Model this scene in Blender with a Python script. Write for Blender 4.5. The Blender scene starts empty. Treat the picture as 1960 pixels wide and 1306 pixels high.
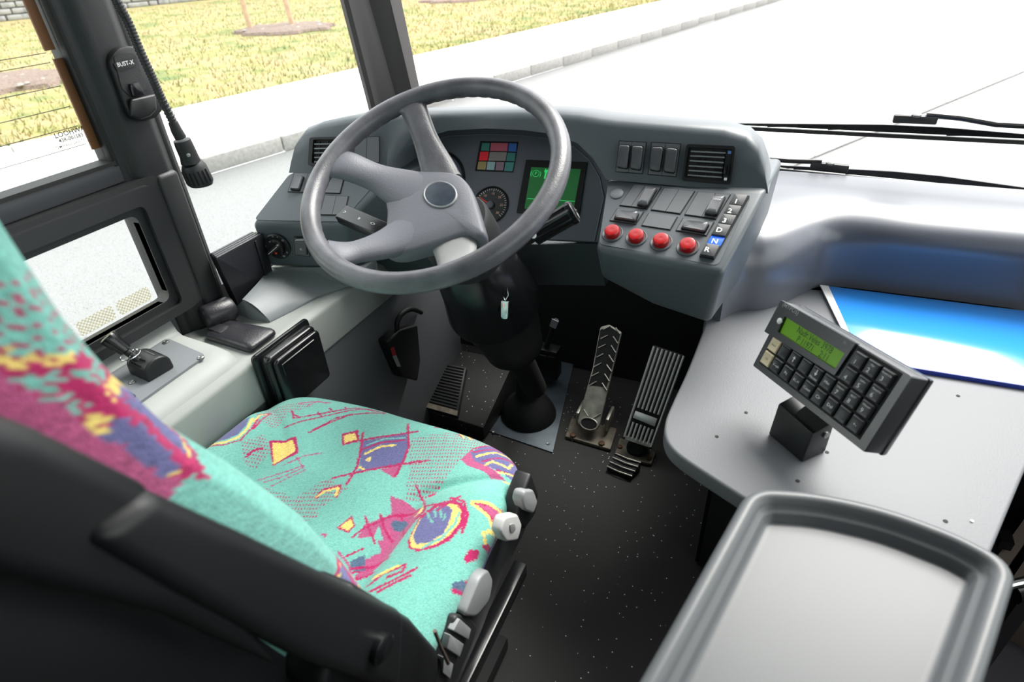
import bpy, bmesh, math, random
import numpy as np
from mathutils import Vector, Matrix
random.seed(7)
scn = bpy.context.scene
COL = scn.collection

# ------------------------------------------------------------------ camera
FPX = 1150.0                                   # focal length in pixels of the 1960 x 1306 frame
CAM = Vector((0.0, 0.0, 1.32))
_dn = Vector((105.0, 1727.0, FPX)).normalized()            # world down seen in camera axes (x right, y down, z forward)
_fw = Vector((620.0, -768.0, FPX)); _fw = (_fw - _dn * _fw.dot(_dn)).normalized()
_rt = _fw.cross(-_dn)
if _rt.x < 0: _rt = -_rt
ROT = Matrix((_rt, _fw, -_dn))                 # camera axes -> world axes
cam_data = bpy.data.cameras.new('camera'); cam = bpy.data.objects.new('camera', cam_data); COL.objects.link(cam)
cam_data.sensor_width = 36.0; cam_data.lens = FPX / 1960.0 * 36.0
cam_data.clip_start = 0.01; cam_data.clip_end = 500
_m = (ROT @ Matrix(((1, 0, 0), (0, -1, 0), (0, 0, -1)))).to_4x4(); _m.translation = CAM
cam.matrix_world = _m
cam_data.dof.use_dof = True; cam_data.dof.focus_distance = 1.45; cam_data.dof.aperture_fstop = 4.5
scn.camera = cam

# ------------------------------------------------------------------ light: bright overcast sky with a veiled sun ahead
w = bpy.data.worlds.new('sky'); scn.world = w; w.use_nodes = True
w.node_tree.nodes['Background'].inputs[0].default_value = (0.97, 0.985, 1.0, 1)
w.node_tree.nodes['Background'].inputs[1].default_value = 1.0
sd = bpy.data.lights.new('veiled_sun', 'SUN'); sd.energy = 2.7; sd.angle = math.radians(38); sd.color = (1.0, 0.97, 0.92)
sun = bpy.data.objects.new('veiled_sun', sd); COL.objects.link(sun)
sun.rotation_euler = (math.radians(-39), 0, math.radians(-22))     # shines from ahead, a little to the right
scn.view_settings.view_transform = 'Standard'; scn.view_settings.look = 'None'
scn.view_settings.gamma = 1.0; scn.view_settings.use_curve_mapping = False
scn.view_settings.exposure = 1.48
scn.cycles.use_denoising = True
scn.cycles.max_bounces = 10; scn.cycles.transparent_max_bounces = 16
scn.cycles.sample_clamp_indirect = 6.0

# ------------------------------------------------------------------ sight lines: pixel of the frame -> point on a real plane
def ray(px, py): return (ROT @ Vector((px - 980.0, py - 653.0, FPX))).normalized()
def onp(px, py, p0, nn):
    d = ray(px, py); p0 = Vector(p0); nn = Vector(nn)
    return CAM + d * ((p0 - CAM).dot(nn) / d.dot(nn))
def Z(px, py, z): return onp(px, py, (0, 0, z), (0, 0, 1))
def Y(px, py, y): return onp(px, py, (0, y, 0), (0, 1, 0))
def X(px, py, x): return onp(px, py, (x, 0, 0), (1, 0, 0))

# ------------------------------------------------------------------ materials
def lin(c):
    def f(v):
        v = v / 255.0
        return v / 12.92 if v <= 0.04045 else ((v + 0.055) / 1.055) ** 2.4
    return (f(c[0]), f(c[1]), f(c[2]), 1.0)
MATS = {}
def mat(name, col, rough=0.5, metal=0.0, spec=0.5, grain=0.0, gscale=900.0, vary=0.0, vscale=8.0, coat=0.0, emit=None, srgb=True):
    m = bpy.data.materials.new(name); m.use_nodes = True; nt = m.node_tree; b = nt.nodes['Principled BSDF']
    c = lin(col) if srgb else (*col, 1.0)
    b.inputs['Base Color'].default_value = c; b.inputs['Roughness'].default_value = rough
    b.inputs['Metallic'].default_value = metal; b.inputs['Specular IOR Level'].default_value = spec
    if coat: b.inputs['Coat Weight'].default_value = coat; b.inputs['Coat Roughness'].default_value = 0.08
    if emit:
        b.inputs['Emission Color'].default_value = lin(emit[0]); b.inputs['Emission Strength'].default_value = emit[1]
    if grain or vary:
        g = nt.nodes.new('ShaderNodeNewGeometry')
    if grain:
        n = nt.nodes.new('ShaderNodeTexNoise'); n.inputs['Scale'].default_value = gscale; n.inputs['Detail'].default_value = 2
        nt.links.new(g.outputs['Position'], n.inputs['Vector'])
        bp = nt.nodes.new('ShaderNodeBump'); bp.inputs['Strength'].default_value = grain; bp.inputs['Distance'].default_value = 0.0006
        nt.links.new(n.outputs['Fac'], bp.inputs['Height']); nt.links.new(bp.outputs['Normal'], b.inputs['Normal'])
    if vary:
        n2 = nt.nodes.new('ShaderNodeTexNoise'); n2.inputs['Scale'].default_value = vscale; n2.inputs['Detail'].default_value = 5
        nt.links.new(g.outputs['Position'], n2.inputs['Vector'])
        r = nt.nodes.new('ShaderNodeValToRGB')
        r.color_ramp.elements[0].position = 0.3; r.color_ramp.elements[1].position = 0.7
        r.color_ramp.elements[0].color = (*[v * (1 - vary) for v in c[:3]], 1); r.color_ramp.elements[1].color = (*[min(1, v * (1 + vary)) for v in c[:3]], 1)
        nt.links.new(n2.outputs['Fac'], r.inputs['Fac']); nt.links.new(r.outputs['Color'], b.inputs['Base Color'])
    MATS[name] = m
    return m
def glass_mat(name, tint=(1, 1, 1), refl=1.0):
    m = bpy.data.materials.new(name); m.use_nodes = True; nt = m.node_tree
    for n in list(nt.nodes):
        if n.type == 'BSDF_PRINCIPLED': nt.nodes.remove(n)
    out = nt.nodes['Material Output']
    t = nt.nodes.new('ShaderNodeBsdfTransparent'); t.inputs[0].default_value = (*tint, 1)
    gl = nt.nodes.new('ShaderNodeBsdfGlossy'); gl.inputs['Roughness'].default_value = 0.02
    fr = nt.nodes.new('ShaderNodeFresnel'); fr.inputs[0].default_value = 1.33
    mx = nt.nodes.new('ShaderNodeMixShader')
    ge = nt.nodes.new('ShaderNodeNewGeometry'); sb = nt.nodes.new('ShaderNodeMath'); sb.operation = 'SUBTRACT'; sb.inputs[0].default_value = 1.0
    ml = nt.nodes.new('ShaderNodeMath'); ml.operation = 'MULTIPLY'
    nt.links.new(ge.outputs['Backfacing'], sb.inputs[1]); nt.links.new(sb.outputs[0], ml.inputs[0]); nt.links.new(fr.outputs[0], ml.inputs[1])
    nt.links.new(ml.outputs[0], mx.inputs[0]); nt.links.new(t.outputs[0], mx.inputs[1]); nt.links.new(gl.outputs[0], mx.inputs[2])
    nt.links.new(mx.outputs[0], out.inputs[0])
    return m
M_DASH = mat('dash_plastic', (84, 91, 96), 0.4, grain=0.3, gscale=700, spec=0.5)
M_DASHPLATE = mat('dash_plate_plastic', (98, 103, 109), 0.5, grain=0.25, gscale=700, spec=0.4)
M_FACE = mat('instrument_face_plastic', (98, 103, 112), 0.5, grain=0.25, gscale=800)
M_SWITCHPLATE = mat('switch_plate_plastic', (98, 102, 106), 0.5, grain=0.2)
M_BLACKGLOSS = mat('glossy_black_plastic', (24, 25, 27), 0.22)
M_ROCKER = mat('rocker_plastic', (84, 86, 90), 0.3, spec=0.7)
M_BLACK = mat('black_plastic', (26, 27, 29), 0.45, grain=0.2)
M_BLACKMAT = mat('matt_black', (18, 19, 20), 0.75)
M_FRAME = mat('black_grained_trim', (40, 41, 43), 0.5, grain=0.5, gscale=500)
M_RUBBER = mat('black_rubber', (22, 23, 24), 0.6)
M_LEDGE = mat('light_grey_panel', (156, 160, 157), 0.5, grain=0.35, gscale=500)
M_LEDGEDARK = mat('grey_lower_panel', (84, 87, 90), 0.6, grain=0.3)
M_DUCT = mat('duct_grey', (126, 131, 134), 0.45, grain=0.3, gscale=600)
M_DESK = mat('desk_laminate', (112, 114, 118), 0.5, grain=0.6, gscale=330, spec=0.35)
M_TRAY = mat('tray_grey', (95, 98, 101), 0.42, grain=0.15, gscale=500)
M_COWL = mat('cowl_grey', (92, 95, 104), 0.33, grain=0.06, spec=0.7)
M_WHEEL = mat('wheel_polyurethane', (94, 94, 99), 0.34, grain=0.6, gscale=420, vary=0.3, vscale=22)
M_PAD = mat('wheel_pad', (102, 104, 112), 0.5, grain=0.6, gscale=420)
M_PADLIGHT = mat('wheel_lower_cover', (136, 137, 137), 0.5, grain=0.4, vary=0.1)
M_STEEL = mat('worn_steel', (176, 173, 162), 0.38, metal=0.5, vary=0.35, vscale=30)
M_CHROME = mat('chrome', (215, 215, 218), 0.15, metal=1.0)
M_ALU = mat('brushed_aluminium', (232, 232, 232), 0.35, metal=0.3)
M_SCREW = mat('screw_steel', (150, 150, 148), 0.35, metal=0.9)
M_LEATHER = mat('black_leather', (40, 40, 45), 0.35, grain=0.8, gscale=250)
M_RED = mat('red_button', (172, 8, 15), 0.3, coat=0.2)
M_WHITE = mat('white_print', (240, 240, 240), 0.5)
M_GREYKEY = mat('grey_seat_control', (152, 154, 156), 0.4, grain=0.1)
M_TERM = mat('terminal_plastic', (60, 62, 65), 0.24, spec=0.9, grain=0.25, gscale=700)
M_KEY = mat('rubber_key', (40, 42, 45), 0.35)
M_KEYLIGHT = mat('cream_key', (232, 214, 180), 0.5)
M_FOLDER = mat('blue_plastic_folder', (52, 146, 238), 0.14, spec=0.8)
M_FOLDEREDGE = mat('folder_edge_blue', (20, 50, 150), 0.35)
M_PAPER = mat('white_paper', (238, 238, 236), 0.6)
M_BROWN = mat('brown_edge_tape', (112, 70, 32), 0.6)
M_PLATE = mat('floor_plate_metal', (86, 96, 104), 0.45, metal=0.3, vary=0.2, vscale=20)
M_BEIGE = mat('beige_panel', (166, 150, 138), 0.6)
M_GLASS = glass_mat('window_glass', (0.97, 0.99, 0.98))
M_GLASSW = glass_mat('windscreen_glass', (0.99, 0.995, 0.99))
M_DOTS = mat('heater_line_print', (35, 35, 30), 0.5)
M_FRIT = glass_mat('dotted_frit_print', (.93, .91, .82))
_n = M_FRIT.node_tree; _c = _n.nodes.new('ShaderNodeTexChecker'); _c.inputs['Scale'].default_value = 260; _c.inputs['Color1'].default_value = (1, 1, .97, 1); _c.inputs['Color2'].default_value = (.84, .80, .66, 1)
_g = _n.nodes.new('ShaderNodeNewGeometry'); _v = _n.nodes.new('ShaderNodeVectorMath'); _v.operation = 'MULTIPLY'; _v.inputs[1].default_value = (0, 1, 1)
_n.links.new(_g.outputs['Position'], _v.inputs[0]); _n.links.new(_v.outputs[0], _c.inputs['Vector']); _n.links.new(_c.outputs['Color'], [x for x in _n.nodes if x.type == 'BSDF_TRANSPARENT'][0].inputs[0])
M_LCD = mat('green_lcd', (84, 130, 20), 0.3, emit=((110, 170, 20), 0.08))
M_SCREEN = mat('green_screen', (56, 128, 74), 0.3, emit=((40, 130, 60), 0.03))
M_SCREENLINE = mat('screen_print', (60, 230, 120), 0.4, emit=((60, 230, 120), 0.15))
M_LCDTEXT = mat('lcd_text', (24, 60, 30), 0.5)

# ------------------------------------------------------------------ mesh helpers
WM = {}                                          # world matrix of every object that may be a parent
def frame(origin, u, v):
    u = Vector(u).normalized(); v = Vector(v); n = u.cross(v).normalized(); v = n.cross(u)
    m = Matrix((u, v, n)).transposed().to_4x4(); m.translation = Vector(origin)
    return m
def uv(fr, px, py, h=0.0):
    n = fr.col[2].xyz; p = onp(px, py, fr.translation + n * h, n) - fr.translation
    return (p.dot(fr.col[0].xyz), p.dot(fr.col[1].xyz))
def roundpoly(pts, r, n=4):
    out = []; k = len(pts); rs = r if isinstance(r, (list, tuple)) else [r] * k
    for i in range(k):
        p = Vector(pts[i]); a = Vector(pts[i - 1]) - p; b = Vector(pts[(i + 1) % k]) - p
        rr = min(rs[i], a.length * 0.48, b.length * 0.48)
        if rr < 1e-6: out.append(tuple(p)); continue
        a = p + a.normalized() * rr; b = p + b.normalized() * rr
        for j in range(n + 1):
            t = j / n; q = a * (1 - t) ** 2 + p * 2 * t * (1 - t) + b * t * t
            out.append(tuple(q))
    return out
class MB:
    def __init__(self): self.bm = bmesh.new()
    def _v(self, p): return self.bm.verts.new(Vector(p))
    def faces(self, pts, fs):
        vs = [self._v(p) for p in pts]
        for f in fs:
            try: self.bm.faces.new([vs[i] for i in f])
            except ValueError: pass
        return self
    def loft(self, rings, cap=True, closed=True, loop=False):
        R = [[self._v(p) for p in r] for r in rings]; k = len(R[0])
        nr = len(R)
        for i in range(nr if loop else nr - 1):
            a, b = R[i], R[(i + 1) % nr]
            for j in range(k if closed else k - 1):
                self.bm.faces.new([a[j], a[(j + 1) % k], b[(j + 1) % k], b[j]])
        if cap and not loop:
            self.bm.faces.new(list(reversed(R[0]))); self.bm.faces.new(R[-1])
        return self
    def prism(self, poly, vec):
        vec = Vector(vec); a = [Vector(p) for p in poly]
        return self.loft([a, [p + vec for p in a]])
    def flat(self, fr, poly2, h0, h1):
        a = [fr @ Vector((p[0], p[1], h0)) for p in poly2]; b = [fr @ Vector((p[0], p[1], h1)) for p in poly2]
        return self.loft([a, b])
    def box(self, c, s, rot=None):
        c = Vector(c); hs = [v / 2 for v in s]
        pts = [Vector((x * hs[0], y * hs[1], z * hs[2])) for z in (-1, 1) for y in (-1, 1) for x in (-1, 1)]
        if rot is not None: pts = [rot @ p for p in pts]
        return self.faces([c + p for p in pts], [(0, 2, 3, 1), (4, 5, 7, 6), (0, 1, 5, 4), (2, 6, 7, 3), (0, 4, 6, 2), (1, 3, 7, 5)])
    def hexa(self, b, t): return self.loft([b, t])
    def tube(self, path, r, seg=10, cap=True, loop=False, squash=None, hint=None):
        P = [Vector(p) for p in path]; n = len(P); rings = []
        up = Vector(hint) if hint else Vector((0.13, 0.21, 0.97))
        for i in range(n):
            a = P[(i - 1) % n] if (loop or i) else P[0]; b = P[(i + 1) % n] if (loop or i < n - 1) else P[-1]
            t = (b - a).normalized(); s = t.cross(up)
            if s.length < 1e-4: s = t.cross(Vector((1, 0, 0)))
            s.normalize(); q = s.cross(t).normalized()
            if not hint: up = q
            ri = r[i] if isinstance(r, (list, tuple)) else r
            if squash is None: ra = rb = ri
            else: ra = ri; rb = squash[i] if isinstance(squash, (list, tuple)) else squash
            rings.append([P[i] + s * (math.cos(2 * math.pi * j / seg) * ra) + q * (math.sin(2 * math.pi * j / seg) * rb) for j in range(seg)])
        return self.loft(rings, cap=cap, loop=loop)
    def lathe(self, fr, prof, seg=24):
        """prof: (radius, height) pairs about the frame's normal"""
        rings = [[fr @ Vector((math.cos(2 * math.pi * j / seg) * max(r, 1e-5), math.sin(2 * math.pi * j / seg) * max(r, 1e-5), h)) for j in range(seg)] for r, h in prof]
        return self.loft(rings)
    def grid(self, fn, nu, nv):
        V = [[self._v(fn(i / (nu - 1), j / (nv - 1))) for j in range(nv)] for i in range(nu)]
        for i in range(nu - 1):
            for j in range(nv - 1): self.bm.faces.new([V[i][j], V[i + 1][j], V[i + 1][j + 1], V[i][j + 1]])
        return self
    def bevel(self, wd, seg=2, angle=30):
        bmesh.ops.remove_doubles(self.bm, verts=self.bm.verts[:], dist=1e-6)
        bmesh.ops.recalc_face_normals(self.bm, faces=self.bm.faces[:])
        es = [e for e in self.bm.edges if len(e.link_faces) == 2 and e.calc_face_angle(0) > math.radians(angle)]
        if es: bmesh.ops.bevel(self.bm, geom=es, offset=wd, segments=seg, profile=0.5, affect='EDGES', clamp_overlap=True)
        return self
    def subdiv(self, n=1):
        bmesh.ops.subdivide_edges(self.bm, edges=self.bm.edges[:], cuts=n, use_grid_fill=True); return self
    def build(self, name, m, parent=None, smooth=35, origin=None):
        bmesh.ops.recalc_face_normals(self.bm, faces=self.bm.faces[:])
        me = bpy.data.meshes.new(name)
        if parent is not None: inv = WM[parent.name].inverted(); own = Matrix.Identity(4)
        else:
            if origin is None:
                zs = [v.co for v in self.bm.verts]; c = sum(zs, Vector()) / len(zs); origin = Vector((c.x, c.y, min(p.z for p in zs)))
            own = Matrix.Translation(origin); inv = own.inverted()
        self.bm.transform(inv); self.bm.to_mesh(me); self.bm.free()
        me.materials.append(m)
        if smooth:
            for p in me.polygons: p.use_smooth = True
            me.set_sharp_from_angle(angle=math.radians(smooth))
        o = bpy.data.objects.new(name, me); COL.objects.link(o); o.matrix_basis = own
        if parent is not None: o.parent = parent
        WM[o.name] = (WM[parent.name] if parent is not None else Matrix.Identity(4)) @ own
        return o
def thing(name, loc, label, cat, group=None):
    o = bpy.data.objects.new(name, None); COL.objects.link(o); o.empty_display_size = 0.05
    o.location = Vector(loc); WM[o.name] = Matrix.Translation(Vector(loc))
    return tag(o, label, cat, group)
def tag(o, label=None, cat=None, group=None, kind=None):
    if label: o['label'] = label
    if cat: o['category'] = cat
    if group: o['group'] = group
    if kind: o['kind'] = kind
    return o
def put(me, name, parent, mw):
    """an instance of shared mesh data, placed by its world matrix"""
    o = bpy.data.objects.new(name, me); COL.objects.link(o)
    base = WM[parent.name].inverted() if parent is not None else Matrix.Identity(4)
    o.parent = parent; o.matrix_basis = base @ mw; WM[o.name] = mw
    return o
TXT = {}
def lettering(s, fr, u, v, h, size, m, parent, ang=0.0, sx=1.0, name='lettering', th=0.0, bold=0.0):
    key = (s, m.name, bold)
    if key not in TXT:
        cu = bpy.data.curves.new('lettering', 'FONT'); cu.body = s; cu.align_x = 'CENTER'; cu.align_y = 'CENTER'; cu.size = 1.0; cu.resolution_u = 2
        if bold: cu.offset = bold
        ob = bpy.data.objects.new('lettering', cu); COL.objects.link(ob)
        dg = bpy.context.evaluated_depsgraph_get(); me = bpy.data.meshes.new_from_object(ob.evaluated_get(dg))
        bpy.data.objects.remove(ob); bpy.data.curves.remove(cu); me.name = 'lettering'; me.materials.clear(); me.materials.append(m); TXT[key] = me
    mw = fr @ Matrix.Translation((u, v, h)) @ Matrix.Rotation(ang, 4, 'Z') @ Matrix.Diagonal((size * sx, size, 1, 1))
    return put(TXT[key], name, parent, mw)
def quad(fr, pts, h=0.0): return [uv(fr, a, b, h) for a, b in pts]
def ccw(p):
    a = sum(p[i - 1][0] * p[i][1] - p[i][0] * p[i - 1][1] for i in range(len(p)))
    return p if a > 0 else list(reversed(p))
def plate(fr, pts, h0, h1, name, m, parent, r=0.0, bev=0.0, px=True):
    p = ccw(quad(fr, pts, h0) if px else list(pts))
    if r: p = roundpoly(p, r)
    b = MB().flat(fr, p, h0, h1)
    if bev: b.bevel(bev, 2)
    return b.build(name, m, parent)
def ringplate(fr, outer, inner, h0, h1, name, m, parent, r=0.0, px=True):
    """a flat frame: outer and inner outlines with equal corner counts"""
    po = ccw(quad(fr, outer, h0) if px else list(outer)); pi = ccw(quad(fr, inner, h0) if px else list(inner))
    if r: po = roundpoly(po, r); pi = roundpoly(pi, r * 0.6)
    f = lambda P, h: [fr @ Vector((a[0], a[1], h)) for a in P]
    return MB().loft([f(po, h0), f(po, h1), f(pi, h1), f(pi, h0)], loop=True).build(name, m, parent)
def struct(o, label=None, cat=None): return tag(o, label, cat, kind='structure')
def mm(L): return [(a / 1000.0, b / 1000.0) for a, b in L]
# ================================================================== OUTSIDE
RD = Vector((0.2385, 0.971, 0)).normalized(); RL = Vector((-RD.y, RD.x, 0))      # along the street / across it to the left
def S(a, l, z): return RD * a + RL * l + Vector((0, 0, z))
def ramp_mat(name, cols, scale, rough=0.9, detail=6, bump=0.0, pos=None):
    m = bpy.data.materials.new(name); m.use_nodes = True; nt = m.node_tree; b = nt.nodes['Principled BSDF']
    g = nt.nodes.new('ShaderNodeNewGeometry'); n = nt.nodes.new('ShaderNodeTexNoise'); n.inputs['Scale'].default_value = scale; n.inputs['Detail'].default_value = detail
    n.inputs['Roughness'].default_value = 0.65
    nt.links.new(g.outputs['Position'], n.inputs['Vector'])
    r = nt.nodes.new('ShaderNodeValToRGB'); k = len(cols)
    while len(r.color_ramp.elements) < k: r.color_ramp.elements.new(0.5)
    for i, c in enumerate(cols):
        r.color_ramp.elements[i].position = pos[i] if pos else 0.32 + 0.36 * i / max(1, k - 1); r.color_ramp.elements[i].color = lin(c)
    nt.links.new(n.outputs['Fac'], r.inputs['Fac']); nt.links.new(r.outputs['Color'], b.inputs['Base Color'])
    b.inputs['Roughness'].default_value = rough
    if bump:
        bp = nt.nodes.new('ShaderNodeBump'); bp.inputs['Distance'].default_value = bump; nt.links.new(n.outputs['Fac'], bp.inputs['Height']); nt.links.new(bp.outputs['Normal'], b.inputs['Normal'])
    return m
M_ASPHALT = ramp_mat('asphalt', [(66, 68, 69), (128, 128, 128), (92, 93, 94)], 75, rough=0.42)
M_PAVE = ramp_mat('pavement_concrete', [(196, 194, 190), (214, 212, 208)], 7, rough=0.7)
M_KERB = ramp_mat('kerb_granite', [(136, 134, 130), (164, 162, 158)], 25, rough=0.7)
M_LAWN = ramp_mat('lawn_soil_and_grass', [(70, 96, 48), (128, 124, 70), (150, 130, 94), (92, 108, 56)], 1.1, rough=0.95, detail=10, pos=[0.3, 0.45, 0.55, 0.7])
M_BLADE = ramp_mat('grass_blades', [(74, 106, 52), (134, 132, 74), (156, 136, 92)], 0.45, rough=0.8)
M_STONE = ramp_mat('wall_stone', [(128, 128, 130), (160, 158, 156), (144, 142, 140)], 3.0, rough=0.9)
M_MORTAR = mat('mortar', (128, 127, 125), 0.9)
M_MULCH = ramp_mat('bark_mulch', [(70, 56, 50), (130, 112, 102), (96, 80, 74)], 14, rough=0.95, bump=0.03)
M_STAKE = mat('pale_wood', (190, 160, 130), 0.8, vary=0.15)
M_PEBBLE = mat('pale_pebble', (150, 142, 136), 0.8)

road = MB().faces([S(-30, -30, -.65), S(70, -30, -.65), S(70, 6.72, -.65), S(-30, 6.72, -.65)], [(0, 1, 2, 3)]).build('road', M_ASPHALT)
struct(road, 'pale grey asphalt street outside the windscreen', 'road')
KB = 6.71
side = MB().prism([S(-10, KB + .14, -.65), S(45, KB + .14, -.65), S(45, 9.3, -.65), S(-10, 9.3, -.65)], (0, 0, .135)).build('pavement', M_PAVE)
struct(side, 'white sunlit pavement between kerb and lawn', 'pavement')
pv = MB().box((0, 0, 0), (.098, .196, .02)).bevel(.004, 1).build('paver', ramp_mat('paver_concrete', [(196, 192, 186), (220, 216, 212)], 3, rough=.8)); pvm = pv.data; bpy.data.objects.remove(pv)
rotm = Matrix((RL, RD, Vector((0, 0, 1)))).transposed().to_4x4()
k = 0
for i in range(24):
    for j in range(13):
        if k >= 300: break
        a = 1.35 + j * .2 + (.1 if i % 2 else 0); l = KB + .2 + i * .1
        put(pvm, 'paver', side, Matrix.Translation(S(a, l, -.508 + random.uniform(-.002, .002))) @ rotm); k += 1
kerb = thing('kerb', S(0, KB, -.65), 'grey granite kerb along the street below the pavement', 'kerb')
kb = MB().box((0, 0, .06), (.14, .985, .18)).bevel(.015, 2).build('kerb_stone', M_KERB); kbm = kb.data; bpy.data.objects.remove(kb)
for i in range(36):
    put(kbm, 'kerb_stone', kerb, Matrix.Translation(S(-1.5 + i, KB + .07, -.65 + random.uniform(-.004, .004))) @ rotm)
edge = thing('lawn_edging', S(0, 9.3, -.52), 'narrow pale concrete edging between pavement and lawn', 'kerb')
eb = MB().box((0, 0, .04), (.09, .985, .1)).bevel(.01, 1).build('edging_stone', M_PAVE); ebm = eb.data; bpy.data.objects.remove(eb)
for i in range(40):
    put(ebm, 'edging_stone', edge, Matrix.Translation(S(-2.5 + i, 9.345, -.52)) @ rotm)
lawn = MB().grid(lambda a, b: S(-12 + 90 * a, 9.38 + 24 * b, -.5 + .25 * b * b), 40, 20).build('lawn', M_LAWN)
struct(lawn, 'autumn lawn of yellow and green grass beyond the pavement', 'lawn')
bm = MB(); rg = np.random.RandomState(3)
vs = []; fs = []
for i in range(30000):
    l = 9.42 + 21 * rg.rand() ** 1.5; a = -2 + 34 * rg.rand()
    p = S(a, l, -.5 + .25 * ((l - 9.38) / 24) ** 2); hgt = .04 + .07 * rg.rand(); wd = .006 + .01 * rg.rand(); t = rg.rand() * 6.28
    dx = Vector((math.cos(t) * wd, math.sin(t) * wd, 0)); le = Vector((rg.randn() * .03, rg.randn() * .03, hgt)); n0 = len(vs)
    vs += [p - dx, p + dx, p + le]; fs.append((n0, n0 + 1, n0 + 2))
bm.bm.free(); me = bpy.data.meshes.new('grass'); me.from_pydata([tuple(v) for v in vs], [], fs); me.materials.append(M_BLADE)
gr = bpy.data.objects.new('grass', me); COL.objects.link(gr); tag(gr, 'loose yellow-green grass blades standing on the lawn', 'grass', kind='stuff')
# stone wall far behind the lawn
sw = thing('stone_wall', S(10, 32, -.4), 'far grey rubble stone wall behind the lawn', 'wall')
MB().box((0, 0, 1.2), (.4, 40, 2.6), rotm.to_3x3()).build('mortar_core', M_MORTAR, None)
core = bpy.data.objects['mortar_core']; core.parent = sw; core.matrix_basis = Matrix.Translation((0, 0, 0)); WM[core.name] = WM[sw.name]
core.matrix_basis = WM[sw.name].inverted() @ Matrix.Translation(S(12, 32.25, -.4) + Vector((0, 0, 0)))
stm = []
for q in range(5):
    b = MB().box((0, 0, 0), (.2, .36 + .04 * q, .19)); b.bevel(.05, 2)
    o = b.build('stone', M_STONE); stm.append(o.data); bpy.data.objects.remove(o)
for r_ in range(7):
    for c_ in range(42):
        put(stm[(r_ * 7 + c_ * 3) % 5], 'stone', sw, Matrix.Translation(S(3 + c_ * .46 + (.2 if r_ % 2 else 0) + random.uniform(-.03, .03), 32.0, -.28 + r_ * .215)) @ rotm)
# tree beds
def tree_bed(c, rx, ry, label, stakes):
    t = thing('tree_bed', c, label, 'tree bed', 'mulched tree beds in the lawn')
    n = 28
    ring = lambda f, h: [c + RD * (math.cos(2 * math.pi * i / n) * rx * f * (1 + .12 * math.sin(i * 2.3))) + RL * (math.sin(2 * math.pi * i / n) * ry * f * (1 + .12 * math.cos(i * 1.7))) + Vector((0, 0, h)) for i in range(n)]
    MB().loft([ring(1, -.02), ring(.95, .05), ring(.6, .09), ring(.1, .1)]).build('mulch', M_MULCH, t)
    for i in range(26):
        a = random.uniform(0, 6.28); f = random.uniform(0, .9)
        p = c + RD * (math.cos(a) * rx * f) + RL * (math.sin(a) * ry * f) + Vector((0, 0, .07))
        s = random.uniform(.03, .08)
        MB().lathe(frame(p, (1, 0, .1), (0, 1, .1)), [(s * .6, -s * .3), (s, 0), (s * .5, s * .45)], 7).build('pebble', M_PEBBLE, t)
    for q in stakes:
        MB().tube([c + Vector((q[0], q[1], -.1)), c + Vector((q[0] + q[2], q[1], 3.5))], .075, 10).build('stake', M_STAKE, t)
c1 = Z(545, 55, -.45); tree_bed(c1, 1.3, 1.5, 'bark mulch bed with two pale tree stakes on the lawn', [(-.9, -.4, -.15), (0.1, .25, -.3)])
tree_bed(Z(8, 158, -.47), 1.15, 1.5, 'bark mulch bed seen through the sliding side window', [])
tree_bed(Z(880, -2, -.45), 1.6, 1.5, 'distant bark mulch patch cut by the top of the picture', [])
# kerbed strip ahead on the right
q = [Z(1960, 138, -.65), Z(1560, 302, -.65)]; d = (q[0] - q[1]).normalized(); nl = Vector((-d.y, d.x, 0))
strip = thing('road_divider', q[1], 'pale concrete kerbed strip crossing the street ahead', 'kerb')
for i in range(14):
    p = q[1] + d * (i * 1.0 - 3)
    MB().prism([p, p + d * .985, p + d * .985 + nl * .55, p + nl * .55], (0, 0, .05)).bevel(.012, 1).build('kerb_slab', M_PAVE, strip)
    MB().prism([p + nl * .56, p + d * .985 + nl * .56, p + d * .985 + nl * 1.0, p + nl * 1.0], (0, 0, .03)).bevel(.01, 1).build('kerb_slab', M_PAVE, strip)

# ================================================================== BUS SHELL
M_FLOOR = bpy.data.materials.new('speckled_black_floor'); M_FLOOR.use_nodes = True
nt = M_FLOOR.node_tree; b = nt.nodes['Principled BSDF']; g = nt.nodes.new('ShaderNodeNewGeometry')
vo = nt.nodes.new('ShaderNodeTexVoronoi'); vo.inputs['Scale'].default_value = 85; nt.links.new(g.outputs['Position'], vo.inputs['Vector'])
r = nt.nodes.new('ShaderNodeValToRGB'); r.color_ramp.interpolation = 'CONSTANT'
r.color_ramp.elements[0].color = (1, 1, 1, 1); r.color_ramp.elements[1].position = .13; r.color_ramp.elements[1].color = (0, 0, 0, 1)
nt.links.new(vo.outputs['Distance'], r.inputs['Fac'])
sp = nt.nodes.new('ShaderNodeSeparateColor'); nt.links.new(vo.outputs['Color'], sp.inputs[0])
gt = nt.nodes.new('ShaderNodeMath'); gt.operation = 'GREATER_THAN'; gt.inputs[1].default_value = .72; nt.links.new(sp.outputs[0], gt.inputs[0])
mu = nt.nodes.new('ShaderNodeMath'); mu.operation = 'MULTIPLY'; nt.links.new(r.outputs['Color'], mu.inputs[0]); nt.links.new(gt.outputs[0], mu.inputs[1])
mx = nt.nodes.new('ShaderNodeMix'); mx.data_type = 'RGBA'; mx.inputs['A'].default_value = lin((34, 34, 32)); mx.inputs['B'].default_value = lin((215, 215, 210))
nt.links.new(mu.outputs[0], mx.inputs['Factor']); nt.links.new(mx.outputs['Result'], b.inputs['Base Color'])
no = nt.nodes.new('ShaderNodeTexNoise'); no.inputs['Scale'].default_value = 500; nt.links.new(g.outputs['Position'], no.inputs['Vector'])
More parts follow.
